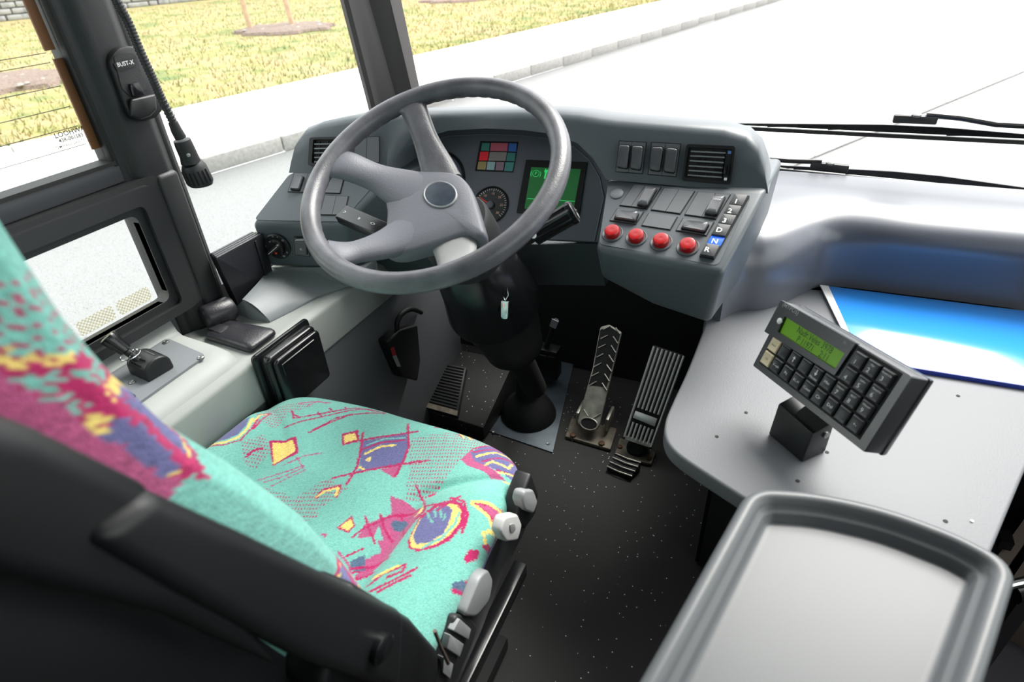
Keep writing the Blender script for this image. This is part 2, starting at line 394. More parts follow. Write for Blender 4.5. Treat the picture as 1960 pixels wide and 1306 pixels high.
bp = nt.nodes.new('ShaderNodeBump'); bp.inputs['Distance'].default_value = .001; bp.inputs['Strength'].default_value = .6; nt.links.new(no.outputs['Fac'], bp.inputs['Height']); nt.links.new(bp.outputs['Normal'], b.inputs['Normal'])
b.inputs['Roughness'].default_value = .6
fl = MB().box((-.42, -.6, -.05), (1.48, 4.6, .1)).build('floor', M_FLOOR); struct(fl)
fa = MB().box((.82, -.6, -.34), (1.0, 4.6, .08)).build('floor', mat('grey_aisle_floor', (92, 90, 96), .7, grain=.6, gscale=300)); struct(fa)
MB().box((0.32, -.6, -.17), (.02, 4.6, .34)).build('step_riser', M_BLACKMAT, fa)
ce = MB().box((.07, -.79, 2.45), (2.6, 4.40, .06)).build('ceiling', mat('ceiling_lining', (78, 78, 78), .8)); struct(ce)
wr = MB().box((.07, -2.95, 1.07), (2.6, .06, 2.8)).build('wall_rear', mat('rear_bulkhead', (66, 66, 68), .7)); struct(wr)
XW = -1.15
FL_ = frame((XW, 0, 0), (0, 1, 0), (0, 0, 1))                 # the left wall: u forward, v up, n inward
def ringl(o, i, h0, h1, name, m, parent=None, r=0.0): return ringplate(FL_, o, i, h0, h1, name, m, parent, r, px=False)
def rect(a, b, c, d): return [(a, b), (c, b), (c, d), (a, d)]
wl = MB().box((XW - .03, -.6, .32), (.06, 4.6, .74)).build('wall_left', M_LEDGEDARK); struct(wl)
MB().box((XW - .03, -.9, 2.10), (.06, 5.1, .74)).build('roof_rail', M_FRAME, wl)
MB().box((XW - .03, -1.65, 1.35), (.06, 2.4, 1.4)).build('rear_light_block', M_FRAME, wl)  # unseen, added over the rear window bays to cut side light
# sliding upper window
w1 = thing('window_1', (XW, .2, 1.016), None, None); struct(w1)
MB().box((XW - .012, -1.15, .997), (.05, 3.72, .036)).bevel(.004).build('window_frame', mat('anodised_bar', (52, 54, 58), .45), w1)
MB().box((XW - .004, -1.15, 1.0165), (.04, 3.71, .007)).build('gasket', M_RUBBER, w1)
MB().box((XW - .012, -1.15, 1.37), (.005, 3.70, .72)).build('pane', M_GLASS, w1)
for (a, b_) in [((58, 0), (97, 96)), ((108, 112), (186, 284))]:
    z0 = X(*b_, XW - .006).z; z1 = X(*a, XW - .006).z + (.4 if a[1] == 0 else 0); y1 = X(*b_, XW - .006).y
    MB().box((XW - .006, y1 - .001, (z0 + z1) / 2), (.004, .017, z1 - z0)).build('edge_tape', M_BROWN, w1)
for yy in (85, 189 - 52, 189, 236, 281, 324):
    zz = X(0, yy, XW - .008).z if yy != 85 else 1.205
    MB().box((XW - .0085, -.35, zz), (.001, 2.06, .0011)).build('heater_line', M_DOTS, w1)
fs_ = frame((XW - .009, 0, 0), (0, 1, 0), (0, 0, 1))
a = uv(fs_, 136, 252); lettering('LOOHWAY', fs_, a[0], a[1], .002, .012, M_DOTS, w1, bold=.02)
a = uv(fs_, 135, 264); lettering('43R-001583', fs_, a[0], a[1], .002, .009, M_DOTS, w1, bold=.02)
a = uv(fs_, 140, 274); lettering('TEMPERED SAFETY (E8)', fs_, a[0], a[1], .002, .0065, M_DOTS, w1, bold=.02)
# small fixed window below it with its moulded surround
w2 = thing('window_2', (XW, .4, .737), None, None); struct(w2)
ringl(rect(-.40, .698, .772, .978), rect(-.33, .737, .692, .922), .0, .03, 'window_surround', M_FRAME, w2, r=.03)
ringl(rect(-.34, .727, .702, .932), rect(-.33, .737, .692, .922), .028, .012, 'gasket', M_RUBBER, w2, r=.006)
ringl(rect(-.39, .702, .745, .968), rect(-.345, .722, .707, .937), .03, .042, 'surround_lip', M_FRAME, w2, r=.025)
MB().box((XW - .012, .18, .83), (.005, 1.02, .20)).build('pane', M_GLASS, w2)
for i in range(5):
    yy = .678 - i * .082
    p = roundpoly([(yy - .074, .738), (yy, .738), (yy, .768), (yy - .074, .768)], .008)
    MB().flat(FL_, p, -.0088, -.008).build('frit_tile', M_FRIT, w2)
# B pillar
def post(sec, zs, name, m, shift=None, bev=.006, parent=None):
    rings = []
    for i, z in enumerate(zs): rings.append([Vector((x + (shift[i][0] if shift else 0), y + (shift[i][1] if shift else 0), z)) for x, y in sec])
    b = MB().loft(rings)
    if bev: b.bevel(bev, 2)
    return b.build(name, m, parent)
bp_ = post([(-1.18, .70), (-1.15, .70), (-1.138, .712), (-1.138, .722), (-1.128, .732), (-1.122, .742), (-1.122, .792), (-1.138, .815), (-1.18, .838)], [.6, 2.42], 'trim_1', M_FRAME); struct(bp_)
post([(-1.165, .815), (-1.137, .813), (-1.137, .822), (-1.15, .838), (-1.165, .840)], [.6, 2.2], 'glass_seal', M_RUBBER, parent=bp_, bev=.002)
post([(-1.152, .700), (-1.136, .700), (-1.132, .708), (-1.152, .714)], [1.01, 2.2], 'glass_seal', M_RUBBER, parent=bp_, bev=.002)
MB().box((-1.128, .783, .80), (.026, .05, .35)).bevel(.010, 3).build('pillar_base_cover', M_FRAME, bp_)
# quarter window
w3 = thing('window_3', (XW, 1.15, .7), None, None); struct(w3)
MB().box((XW - .012, 1.165, 1.36), (.005, .67, 1.44)).build('pane', M_GLASS, w3)
MB().box((XW - .01, 1.165, .63), (.05, .66, .03)).bevel(.005).build('window_frame', M_RUBBER, w3)
a = uv(fs_, 428, 486); lettering('LOOHWAY', fs_, a[0], a[1], .002, .015, M_DOTS, w3, bold=.02)
for i in range(3):
    yy = .88 + i * .10
    MB().flat(FL_, roundpoly([(yy, .70), (yy + .09, .70), (yy + .09, .765), (yy, .765)], .008), -.0088, -.008).build('frit_tile', M_FRIT, w3)
# A pillar
ap_sec = lambda dl, dr, dy: [Vector(q) for q in ((-1.165, 1.50 + dy, 0), (-1.15, 1.495 + dy, 0), (-1.14, 1.503 + dy, 0), (-1.135 + dl, 1.53 + dy, 0), (-1.12 + dr * .5, 1.545 + dy, 0), (-1.112 + dr * .6, 1.575 + dy, 0), (-1.085 + dr * .8, 1.588 + dy, 0), (-1.062 + dr, 1.60 + dy * .3, 0), (-1.058 + dr, 1.64, 0), (-1.165, 1.64, 0))]
ap = MB().loft([[q + Vector((0, 0, z)) for q in ap_sec(0, dr, dy)] for z, dr, dy in ((.6, .03, .05), (.95, 0, .012), (1.21, -.027, -.025), (2.42, -.105, -.175))]).build('trim_2', mat('pillar_brown_black', (66, 63, 63), .5, grain=.3), smooth=30); struct(ap)
# windscreen
w4 = thing('window_4', (.1, 1.68, .74), None, None); struct(w4)
def wsc(a, b):
    x = -1.10 + 2.4 * a; t = (x - .1) / 1.2
    return Vector((x, 1.70 - .06 * t * t - .16 * b, .72 + 1.73 * b))
g0 = MB().grid(wsc, 25, 6); bmesh.ops.solidify(g0.bm, geom=g0.bm.faces[:], thickness=.006); g0.build('pane', M_GLASSW, w4)
wf = MB().box((.1, 1.745, .165), (2.5, .06, 1.09)).build('wall_front', M_BLACKMAT); struct(wf)
# right side: door and windows
wrt = MB().box((1.33, -.6, .2), (.06, 4.7, 1.2)).build('wall_right', mat('door_panel_grey', (120, 116, 112), .6)); struct(wrt)
MB().box((1.33, -.6, 2.18), (.06, 4.6, .56)).build('roof_rail', M_FRAME, wrt)
MB().box((1.33, -1.75, 1.35), (.06, 2.3, 1.12)).build('rear_light_block', M_FRAME, wrt)  # unseen, added to keep daylight out of the rear right side
w5 = thing('window_5', (1.33, .5, .8), None, None); struct(w5)
MB().box((1.33, .52, 1.35), (.005, 2.3, 1.12)).build('pane', M_GLASS, w5)
for yy in (-.6, .5, 1.6): MB().box((1.33, yy, 1.35), (.06, .08, 1.12)).build('window_post', M_FRAME, w5)
# unseen cab partition, added behind the driver to shade the seat back
pt_ = MB().box((-.70, -.16, 1.0), (.88, .04, 2.2)).bevel(.01).build('shade_partition', M_BLACKMAT); struct(pt_)
# ================================================================== DASHBOARD
def crop(ox, oy, s): return lambda L: [(ox + x / s, oy + y / s) for x, y in L]
c_low = crop(1130, 330, 6.3226); c_up = crop(1160, 240, 7.5385); c_ins = crop(880, 250, 6.5308)
dash = thing('dashboard', (-.57, 1.2, .7), 'grey moulded bus dashboard wrapped around the steering wheel', 'dashboard')
A_ = Vector((-.318, 1.05, .808)); B_ = Vector((-.070, 1.018, .808)); CL_ = Vector((-.345, 1.2, .894)); CR_ = Vector((-.027, 1.208, .894))
FLc = Vector((-1.109, .934, .808)); FRc = Vector((-.885, .990, .808)); KL = Vector((-1.068, 1.048, .894)); KR = Vector((-.815, 1.091, .894))
F_RL = frame(A_, B_ - A_, (CL_ + CR_) / 2 - (A_ + B_) / 2)
F_RU = frame(CL_, CR_ - CL_, (0, .046, .106))
F_LL = frame(FLc, FRc - FLc, KL - FLc)
F_LU = frame(KL, KR - KL, (0, .046, .106))
F_LS = frame(FLc + Vector((0, 0, -.108)), FRc - FLc, (0, 0, 1))
# right and left switch consoles
def vlerp(a, b, t): return a * (1 - t) + b * t
def onplane(fr, p): return p - fr.col[2].xyz * ((p - fr.translation).dot(fr.col[2].xyz) + .0004)
rl = [Vector((-.312, 1.075, .730)), A_, onplane(F_RL, CL_), Vector((-.345, 1.42, .90)), Vector((-.33, 1.42, .72))]
rr = [Vector((-.084, 1.045, .682)), B_, onplane(F_RL, CR_), Vector((-.015, 1.42, .90)), Vector((-.03, 1.42, .66))]
mid = [vlerp(a, b, .5) + Vector((0, -.003, -.010 if i == 0 else 0)) for i, (a, b) in enumerate(zip(rl, rr))]
MB().loft([rl, mid, rr]).bevel(.013, 4, 20).build('switch_console', M_DASH, dash, smooth=50)
ll = [FLc + Vector((.012, .004, -.112)), FLc, KL, Vector((-1.03, 1.26, .894)), Vector((-1.05, 1.26, .70))]
lr = [FRc + Vector((-.01, .01, -.112)), FRc, onplane(F_LL, KR), Vector((-.78, 1.26, .894)), Vector((-.79, 1.26, .70))]
MB().loft([ll, lr]).bevel(.011, 4, 20).build('switch_console', M_DASH, dash, smooth=50)
# brow: one continuous upper shell from the left vent over the instruments to the right vent
st = [((553, 331), (559, 300), 0), ((560, 331), (565, 272), 0), ((575, 332), (582, 250), 0), ((600, 333), (612, 238), 0), ((640, 335), (660, 229), 0), ((700, 337), (715, 224), 0),
      ((738, 338), (748, 222), .1), ((752, 308), (775, 221), .3), ((777, 283), (805, 220), .55), ((812, 263), (845, 219), .8), ((860, 250), (890, 218), 1), ((930, 246), (940, 217), 1), ((1000, 249), (1000, 216), 1),
      ((1060, 257), (1060, 218), 1), ((1105, 274), (1110, 222), 1), ((1135, 303), (1150, 229), 1), ((1152, 330), (1180, 233), 1), ((1160, 344), (1205, 235), 1),
      ((1250, 352), (1300, 243), 1), ((1350, 360), (1385, 250), 1), ((1410, 365), (1428, 262), 1), ((1440, 367), (1452, 285), 1), ((1460, 369), (1464, 318), 1), ((1470, 371), (1469, 350), 1)]
def onf(fr, p): return onp(p[0], p[1], fr.translation, fr.col[2].xyz)
rings = []
for lo, hi, t in st:
    L = vlerp(onf(F_LU, lo), onf(F_RU, lo), t); U = vlerp(onf(F_LU, hi), onf(F_RU, hi), t); e = (U - L).normalized()
    rings.append([L, L + (U - L) * .5, U - e * .012, U + Vector((0, .004, -.002)), U + Vector((0, .016, .003)), U + Vector((0, .09, -.004)), U + Vector((0, .2, -.05)), L + Vector((0, .2, .0)), L + Vector((0, .1, 0))])
MB().loft(rings).build('instrument_hood', M_DASH, dash, smooth=50)
# instrument face
el = math.radians(40)
p0 = CAM + ray(940, 393) * 1.45
F_IN = frame(p0, (1, 0, 0), (0, math.sin(el), math.cos(el)))
plate(F_IN, [(655, 440), (690, 330), (745, 285), (820, 250), (930, 236), (1045, 240), (1125, 266), (1170, 335), (1166, 380), (1146, 466), (1000, 458), (900, 470)], -.012, 0, 'instrument_face', M_FACE, dash)
arc = [(762, 300), (800, 275), (860, 260), (930, 257), (1000, 259), (1060, 267), (1100, 282), (1128, 306), (1148, 340), (1156, 378), (1138, 462)]
MB().tube([F_IN @ Vector((*uv(F_IN, *p), .0005)) for p in arc], .0016, 6).build('face_bead', M_DASHPLATE, dash)
# dark cover under the instrument face
e0 = [uv(F_IN, 1144, 466), uv(F_IN, 655, 470)]
a = F_IN @ Vector((*e0[0], -.004)); b = F_IN @ Vector((*e0[1], -.004))
MB().prism([a + Vector((0, 0, 0)), b, b + Vector((0, .07, -.14)), a + Vector((0, .07, -.14))], (0, .03, 0)).build('lower_cover', M_DASH, dash)
MB().box((-.6, 1.42, .72), (.56, .3, .03)).build('lower_cover', M_BLACKMAT, dash)

def rocker(fr, pts, parent, hh=.011, m=None, name='rocker_switch', mark=None):
    p = ccw(quad(fr, pts, .003)); p = roundpoly(p, .0045)
    c = [sum(q[0] for q in p) / len(p), sum(q[1] for q in p) / len(p)]
    sc = lambda s: [(c[0] + (x - c[0]) * s, c[1] + (y - c[1]) * s) for x, y in p]
    f = lambda P, h: [fr @ Vector((x, y, h)) for x, y in P]
    o = MB().loft([f(sc(1.05), .0008), f(sc(1.05), hh * .4), f(sc(.99), hh * .62)]).build(name, M_BLACKGLOSS, parent, smooth=50)
    MB().loft([f(sc(.97), hh * .5), f(sc(.97), hh * .8), f(sc(.88), hh), f(sc(.5), hh * .95)]).build('rocker_cap', m or M_ROCKER, o, smooth=50)
    return o
def swplate(fr, pts, parent, seams=None, m=M_SWITCHPLATE):
    o = plate(fr, pts, 0, .0012, 'switch_housing', M_BLACKMAT, parent)
    p = ccw(quad(fr, pts, 0)); n = 1 if not seams else 2
    P = [Vector(q) for q in quad(fr, pts, 0)]
    c = sum(P, Vector((0, 0))) / 4
    ins = [q + (c - q).normalized() * .0022 for q in P]
    if not seams: plate(fr, [tuple(q) for q in ins], .0005, .0024, 'blank_plate', m, o, px=False)
    else:
        a0, a1, a2, a3 = ins; t = seams
        m0 = a0.lerp(a1, t); m1 = a3.lerp(a2, t); e = (a1 - a0).normalized() * .0005
        plate(fr, [tuple(a0), tuple(m0 - e), tuple(m1 - e), tuple(a3)], .0005, .0024, 'blank_plate', m, o, px=False)
        plate(fr, [tuple(m0 + e), tuple(a1), tuple(a2), tuple(m1 + e)], .0005, .0024, 'blank_plate', m, o, px=False)
    return o
# --- right lower panel
plate(F_RL, c_low([(222, 105), (1950, 290), (1545, 1140), (105, 875)]), -.001, .0012, 'panel_insert', M_DASH, dash, r=.012)
H0 = F_RL @ Matrix.Translation((0, 0, .0012))
swplate(H0, c_low([(525, 148), (862, 185), (690, 450), (350, 408)]), dash, .42)
rocker(H0, c_low([(680, 195), (812, 210), (690, 425), (565, 405)]), dash)
swplate(H0, c_low([(890, 190), (1268, 235), (1090, 512), (730, 462)]), dash, .5)
swplate(H0, c_low([(1300, 238), (1700, 275), (1520, 575), (1135, 520)]), dash, .55)
o = rocker(H0, c_low([(1495, 290), (1642, 305), (1525, 535), (1380, 510)]), dash)
a = uv(H0, *c_low([(1535, 330)])[0], .011); lettering('STOP', H0, a[0], a[1], .0115, .006, M_WHITE, o)
swplate(H0, c_low([(325, 440), (650, 485), (555, 635), (230, 590)]), dash)
rocker(H0, c_low([(335, 480), (592, 500), (548, 610), (285, 570)]), dash)
swplate(H0, c_low([(705, 493), (1060, 545), (970, 705), (615, 650)]), dash)
swplate(H0, c_low([(1120, 555), (1502, 610), (1410, 775), (1030, 710)]), dash)
rocker(H0, c_low([(1150, 605), (1442, 632), (1382, 742), (1095, 690)]), dash)
a = uv(H0, *c_low([(322, 262)])[0])
MB().lathe(H0 @ Matrix.Translation((*a, 0)), [(.0135, 0), (.0135, .002), (.012, .003), (.003, .0034)], 28).build('blank_plug', M_DUCT, dash)
for i, q in enumerate([(270, 745), (558, 795), (858, 850), (1180, 908)]):
    a = uv(H0, *c_low([q])[0]); ff = H0 @ Matrix.Translation((*a, 0))
    o = MB().lathe(ff, [(.0205, 0), (.0205, .0022), (.0195, .0028), (.016, .0012)], 32).build('button_collar', M_SWITCHPLATE, dash)
    MB().lathe(ff, [(.0148, .0006), (.0148, .011), (.0135, .0128), (.010, .0136), (.003, .0132)], 32).build('red_button', M_RED, o)
# gear selector keys
t_ = [0, .176, .327, .486, .669, .81, 1.0]
La, Lb = Vector((1745, 285)), Vector((1325, 1020)); Ra, Rb = Vector((1905, 302)), Vector((1490, 1048))
sel = plate(H0, c_low([(1748, 275), (1925, 300), (1500, 1060), (1320, 1024)]), 0, .004, 'gear_selector', M_BLACKMAT, dash)
M_KEYG = mat('selector_key', (62, 64, 66), .45); M_KEYB = mat('blue_lit_selector_key', (40, 92, 200), .35, emit=((40, 110, 255), .25))
pos = [(1775, 355), (1702, 470), (1637, 587), (1572, 702), (1518, 838), (1425, 938)]
for i, ch in enumerate('123DNR'):
    e = .004
    q = [La.lerp(Lb, t_[i] + e), Ra.lerp(Rb, t_[i] + e), Ra.lerp(Rb, t_[i + 1] - e), La.lerp(Lb, t_[i + 1] - e)]
    hh = .010 if ch != 'N' else .006
    o = plate(H0, c_low([tuple(v) for v in q]), .003, hh, 'selector_key', M_KEYB if ch == 'N' else M_KEYG, sel, r=.0015, bev=.0012)
    if ch == 'N': tag(o, 'lit blue neutral key')
    a = uv(H0, *c_low([pos[i]])[0], hh); lettering(ch, H0, a[0] - .002, a[1], hh + .0003, .0155, M_WHITE, o, bold=.02)
# --- right upper panel
def vent(fr, outer, inner, slats, parent, name='air_vent'):
    v = ringplate(fr, outer, inner, 0, .006, name, M_BLACK, parent, r=.006)
    plate(fr, inner, .0002, .001, 'vent_throat', M_BLACKMAT, v)
    for (a, b_) in slats:
        a = Vector(uv(fr, *a, .004)); b2 = Vector(uv(fr, *b_, .004)); w_ = Vector((0, .0013))
        MB().flat(fr, [tuple(a - w_), tuple(b2 - w_), tuple(b2 + w_), tuple(a + w_)], .002, .0052).build('slat', M_DUCT, v)
    return v
swplate(F_RU, c_up([(190, 220), (590, 240), (530, 705), (135, 675)]), dash, .48)
for q in ([(200, 285), (348, 292), (312, 632), (165, 608)], [(390, 295), (542, 305), (502, 652), (355, 628)]): rocker(F_RU, c_up(q), dash)
swplate(F_RU, c_up([(655, 240), (1085, 265), (1015, 750), (600, 715)]), dash, .49)
for q in ([(670, 310), (828, 318), (780, 672), (635, 648)], [(880, 325), (1038, 340), (988, 695), (835, 672)]): rocker(F_RU, c_up(q), dash)
sl = [((1225, 375), (1725, 400)), ((1215, 440), (1710, 465)), ((1205, 510), (1700, 540)), ((1195, 585), (1685, 612)), ((1190, 650), (1678, 685)), ((1180, 718), (1670, 752))]
v = vent(F_RU, c_up([(1165, 275), (1870, 308), (1800, 860), (1095, 800)]), c_up([(1192, 322), (1835, 352), (1770, 815), (1130, 755)]), [tuple(c_up(s)) for s in sl], dash)
for i in range(4):
    x0 = 1330 + i * 115
    a = Vector(uv(F_RU, *c_up([(x0 + 30, 385)])[0])); b2 = Vector(uv(F_RU, *c_up([(x0 - 15, 740)])[0]))
    MB().flat(F_RU, [(a.x - .0008, a.y), (b2.x - .0008, b2.y), (b2.x + .0008, b2.y), (a.x + .0008, a.y)], .001, .003).build('fin', M_BLACK, v)
plate(F_RU, c_up([(1745, 350), (1832, 356), (1765, 808), (1682, 800)]), .001, .0045, 'slider_track', M_BLACK, v)
plate(F_RU, c_up([(1715, 590), (1790, 575), (1765, 712), (1698, 705)]), .004, .012, 'slider', M_BLACKGLOSS, v, bev=.001)
plate(F_RU, c_up([(1762, 368), (1812, 372), (1803, 415), (1755, 410)]), .004, .0052, 'cold_mark', mat('blue_mark', (90, 130, 200), .5), v)
plate(F_RU, c_up([(1706, 755), (1747, 757), (1740, 797), (1700, 795)]), .004, .0052, 'warm_mark', M_WHITE, v)
# --- left panels
sl = [((602, 276 + i * 8.5), (664, 275 + i * 8.5)) for i in range(5)]
v = vent(F_LU, [(595, 264), (672, 262), (668, 317), (592, 318)], [(602, 268), (666, 267), (662, 312), (599, 313)], sl, dash)
for x0 in (612, 628, 644):
    a = Vector(uv(F_LU, x0, 271)); MB().flat(F_LU, [(a.x - .0008, a.y), (a.x - .0008, a.y - .05), (a.x + .0008, a.y - .05), (a.x + .0008, a.y)], .001, .003).build('fin', M_BLACK, v)
swplate(F_LU, [(680, 262), (727, 261), (727, 312), (677, 314)], dash, .5)
plate(F_LL, [(556, 333), (730, 340), (655, 425), (487, 422)], -.001, .0012, 'panel_insert', M_DASH, dash, r=.012)
HL = F_LL @ Matrix.Translation((0, 0, .0012))
swplate(HL, [(563, 332), (662, 333), (652, 371), (551, 368)], dash, .28)
rocker(HL, [(566, 338), (583, 339), (574, 366), (556, 364)], dash)
swplate(HL, [(622, 374), (668, 376), (660, 413), (612, 412)], dash, .5)
# light switch on the front of the left console
F_LS2 = F_LS @ Matrix.Translation((0, 0, .001))
a = uv(F_LS2, 532, 471); ff = F_LS2 @ Matrix.Translation((*a, 0))
ls = MB().lathe(ff, [(.0315, 0), (.0315, .004), (.029, .006), (.022, .006)], 36).build('light_switch', M_BLACK, dash)
MB().lathe(ff, [(.0215, .005), (.0205, .016), (.018, .018)], 32).build('knob', M_BLACKGLOSS, ls)
gp = [(-.020, -.0045), (.020, -.0045), (.020, .0045), (-.020, .0045)]
ga = ff @ Matrix.Rotation(.62, 4, 'Z')
MB().flat(ga, roundpoly(gp, .004), .014, .026).bevel(.0015).build('grip_bar', M_BLACK, ls)
MB().flat(ga, [(-.016, -.0006), (.018, -.0006), (.018, .0006), (-.016, .0006)], .026, .0265).build('pointer_line', M_WHITE, ls)
MB().lathe(ga @ Matrix.Translation((-.004, -.009, .018)), [(.0032, 0), (.0026, .0015)], 12).build('red_lamp', mat('orange_lamp', (230, 70, 30), .4), ls)
for s_, an in (('O', 95), ('=', 70), ('O', 40), ('0', 178), ('8', -30), ('00', -62)):
    an = math.radians(an); lettering(s_, ff, math.cos(an) * .0265, math.sin(an) * .0265, .0064, .0062, M_WHITE, ls)
swplate(F_LS2, [(563, 453), (592, 453), (594, 491), (566, 489)], dash)
o = rocker(F_LS2, [(566, 456), (588, 456), (590, 487), (569, 486)], dash)
a = uv(F_LS2, 576, 477, .011); lettering('n', F_LS2, a[0], a[1], .0112, .012, M_WHITE, o)
# --- instruments
def lathein(px, py, prof, name, m, parent, seg=40, h=0):
    a = uv(F_IN, px, py); return MB().lathe(F_IN @ Matrix.Translation((*a, h)), prof, seg).build(name, m, parent)
sp_ = lathein(832, 350, [(.082, 0), (.082, .003), (.078, .004), (.076, .001)], 'speedometer', M_BLACK, dash, 48)
lathein(832, 350, [(.075, .0005), (.075, .0012)], 'dial', mat('dial_grey', (90, 98, 110), .3, coat=.5), sp_, 48)
ga_ = uv(F_IN, 939, 393); FG = F_IN @ Matrix.Translation((*ga_, 0))
rev = MB().lathe(FG, [(.0455, 0), (.0455, .003), (.043, .0045), (.041, .001)], 48).build('rev_counter', M_BLACK, dash)
MB().lathe(FG, [(.042, .0004), (.042, .0012)], 48).build('dial', mat('dial_black', (36, 37, 40), .35), rev)
MB().lathe(FG, [(.0085, .001), (.0085, .007), (.007, .008)], 20).build('hub_cap', M_SWITCHPLATE, rev)
an0, an1 = math.radians(216), math.radians(-36); M_ORANGE = mat('dial_print', (236, 190, 160), .6)
for i in range(31):
    if i < 3: continue
    an = an0 + (an1 - an0) * i / 30; r0 = .034 if i % 5 == 0 else .0365
    MB().flat(FG @ Matrix.Rotation(an, 4, 'Z'), [(r0, -.0005), (.0405, -.0005), (.0405, .0005), (r0, .0005)], .0012, .0015).build('tick', M_WHITE, rev)
    if i % 5 == 0: lettering(str(i), FG, math.cos(an) * .028, math.sin(an) * .028, .0016, .0085, M_ORANGE, rev)
an = an0 + (an1 - an0) * 7.4 / 30
MB().flat(FG @ Matrix.Rotation(an, 4, 'Z'), [(.006, -.0016), (.033, -.0008), (.033, .0008), (.006, .0016)], .005, .0062).build('needle', mat('red_needle', (235, 70, 50), .5), rev)
lettering('x 100', FG, .002, -.024, .0016, .0052, M_ORANGE, rev); lettering('1/min', FG, .002, -.030, .0016, .0052, M_ORANGE, rev)
lp = plate(F_IN, c_ins([(262, 135), (733, 145), (665, 525), (195, 505)]), 0, .002, 'warning_lamp_panel', M_BLACKMAT, dash)
tiles = [([(283, 158), (380, 160), (368, 258), (268, 252)], (62, 112, 104)), ([(395, 158), (607, 160), (595, 262), (382, 258)], (160, 84, 98)), ([(620, 162), (716, 165), (705, 268), (608, 262)], (56, 92, 150)),
         ([(258, 268), (365, 268), (350, 378), (242, 375)], (226, 50, 60)), ([(378, 272), (590, 275), (575, 383), (360, 380)], (122, 118, 116)), ([(600, 280), (700, 282), (688, 388), (583, 385)], (62, 112, 108)),
         ([(237, 390), (338, 392), (322, 492), (220, 487)], (140, 124, 84)), ([(350, 392), (447, 394), (432, 496), (335, 492)], (130, 158, 160)), ([(462, 394), (560, 398), (543, 502), (446, 498)], (122, 100, 112)), ([(573, 398), (684, 400), (660, 512), (558, 508)], (66, 120, 118))]
for i, (q, c) in enumerate(tiles): plate(F_IN, c_ins(q), .0015, .003, 'lamp_tile', mat('lamp_tile_%d' % i, tuple(min(255, int(v * 1.25)) for v in c), .25), lp)
dsp = plate(F_IN, c_ins([(835, 370), (1595, 400), (1490, 1090), (715, 1030)]), 0, .003, 'display', M_BLACKMAT, dash)
plate(F_IN, c_ins([(895, 458), (1515, 485), (1420, 1010), (810, 975)]), .0025, .0034, 'screen', M_SCREEN, dsp)
a = uv(F_IN, *c_ins([(952, 537)])[0], .0034); FP = F_IN @ Matrix.Translation((*a, .0035))
lettering('P', FP, 0, 0, .0002, .011, M_SCREENLINE, dsp); MB().tube([FP @ Vector((math.cos(i * .2618) * .0078, math.sin(i * .2618) * .0078, .0001)) for i in range(24)], .0005, 5, loop=True).build('icon_ring', M_SCREENLINE, dsp)
lettering('(    )', FP, 0, 0, .0002, .016, M_SCREENLINE, dsp)
a = uv(F_IN, *c_ins([(1075, 540)])[0], .0034); FP = F_IN @ Matrix.Translation((*a, .0035))
MB().flat(FP, [(-.002, -.012), (.002, -.012), (.002, .002), (.006, .007), (.004, .012), (.001, .008), (-.003, .012), (-.005, .005), (-.002, .001)], 0, .0003).build('wrench_icon', M_SCREENLINE, dsp)
for q in ([(845, 848), (1440, 882), (1439, 888), (844, 855)], [(1325, 880), (1332, 880), (1318, 990), (1311, 990)]): plate(F_IN, c_ins(q), .0034, .0038, 'screen_line', M_SCREENLINE, dsp)
# ================================================================== STEERING WHEEL
WC = Vector((-.573, .888, .983)); WN = Vector((-.0134, -.459, .888)).normalized()
WU = Vector((0, 1, 0)).cross(WN).normalized(); WFR = frame(WC, WU, WN.cross(WU))
sw_ = thing('steering_wheel', WC, 'large worn grey four-spoke steering wheel with oval badge', 'steering wheel')
def wp(u, v, h): return WFR @ Vector((u, v, h))
NR, NS = 180, 20; rings = []
for i in range(NR):
    a = 2 * math.pi * i / NR; ring = []
    for j in range(NS):
        b = 2 * math.pi * j / NS; r = .0178
        gr_ = max(0, -math.cos(b)) * max(0, -math.sin(b) + .5)      # finger notches on the inner underside
        r -= .0016 * gr_ * (0.5 + 0.5 * math.cos(a * 60))
        ring.append(wp(math.cos(a) * (.232 + r * math.cos(b)), math.sin(a) * (.232 + r * math.cos(b)), r * 1.08 * math.sin(b)))
    rings.append(ring)
MB().loft(rings, loop=True).build('rim', M_WHEEL, sw_, smooth=60)
def spline(P, n=10):
    out = []
    for i in range(len(P) - 1):
        a = P[max(i - 1, 0)]; b = P[i]; c = P[i + 1]; d = P[min(i + 2, len(P) - 1)]
        for j in range(n):
            t = j / n
            out.append(tuple(.5 * (2 * b[k] + (c[k] - a[k]) * t + (2 * a[k] - 5 * b[k] + 4 * c[k] - d[k]) * t * t + (-a[k] + 3 * b[k] - 3 * c[k] + d[k]) * t ** 3) for k in range(len(b))))
    out.append(tuple(P[-1])); return out
def spoke(P, name, m, seg=16):
    # P: (u, v, h, half width, half thickness)
    S_ = spline(P, 6); path = [wp(*p[:3]) for p in S_]
    return MB().tube(path, [p[3] for p in S_], seg, squash=[p[4] for p in S_], hint=WN).build(name, m, sw_, smooth=60)
spoke([(-.02, .045, -.066, .036, .012), (-.042, .072, -.061, .034, .013), (-.082, .122, -.035, .025, .013), (-.118, .170, -.010, .026, .013), (-.131, .182, -.004, .030, .010)], 'spoke', M_WHEEL)
spoke([(.0, .0, -.068, .06, .014), (-.09, .014, -.058, .046, .015), (-.150, .020, -.040, .031, .015), (-.196, .018, -.014, .033, .014), (-.221, .014, -.004, .036, .010)], 'spoke', M_PAD)
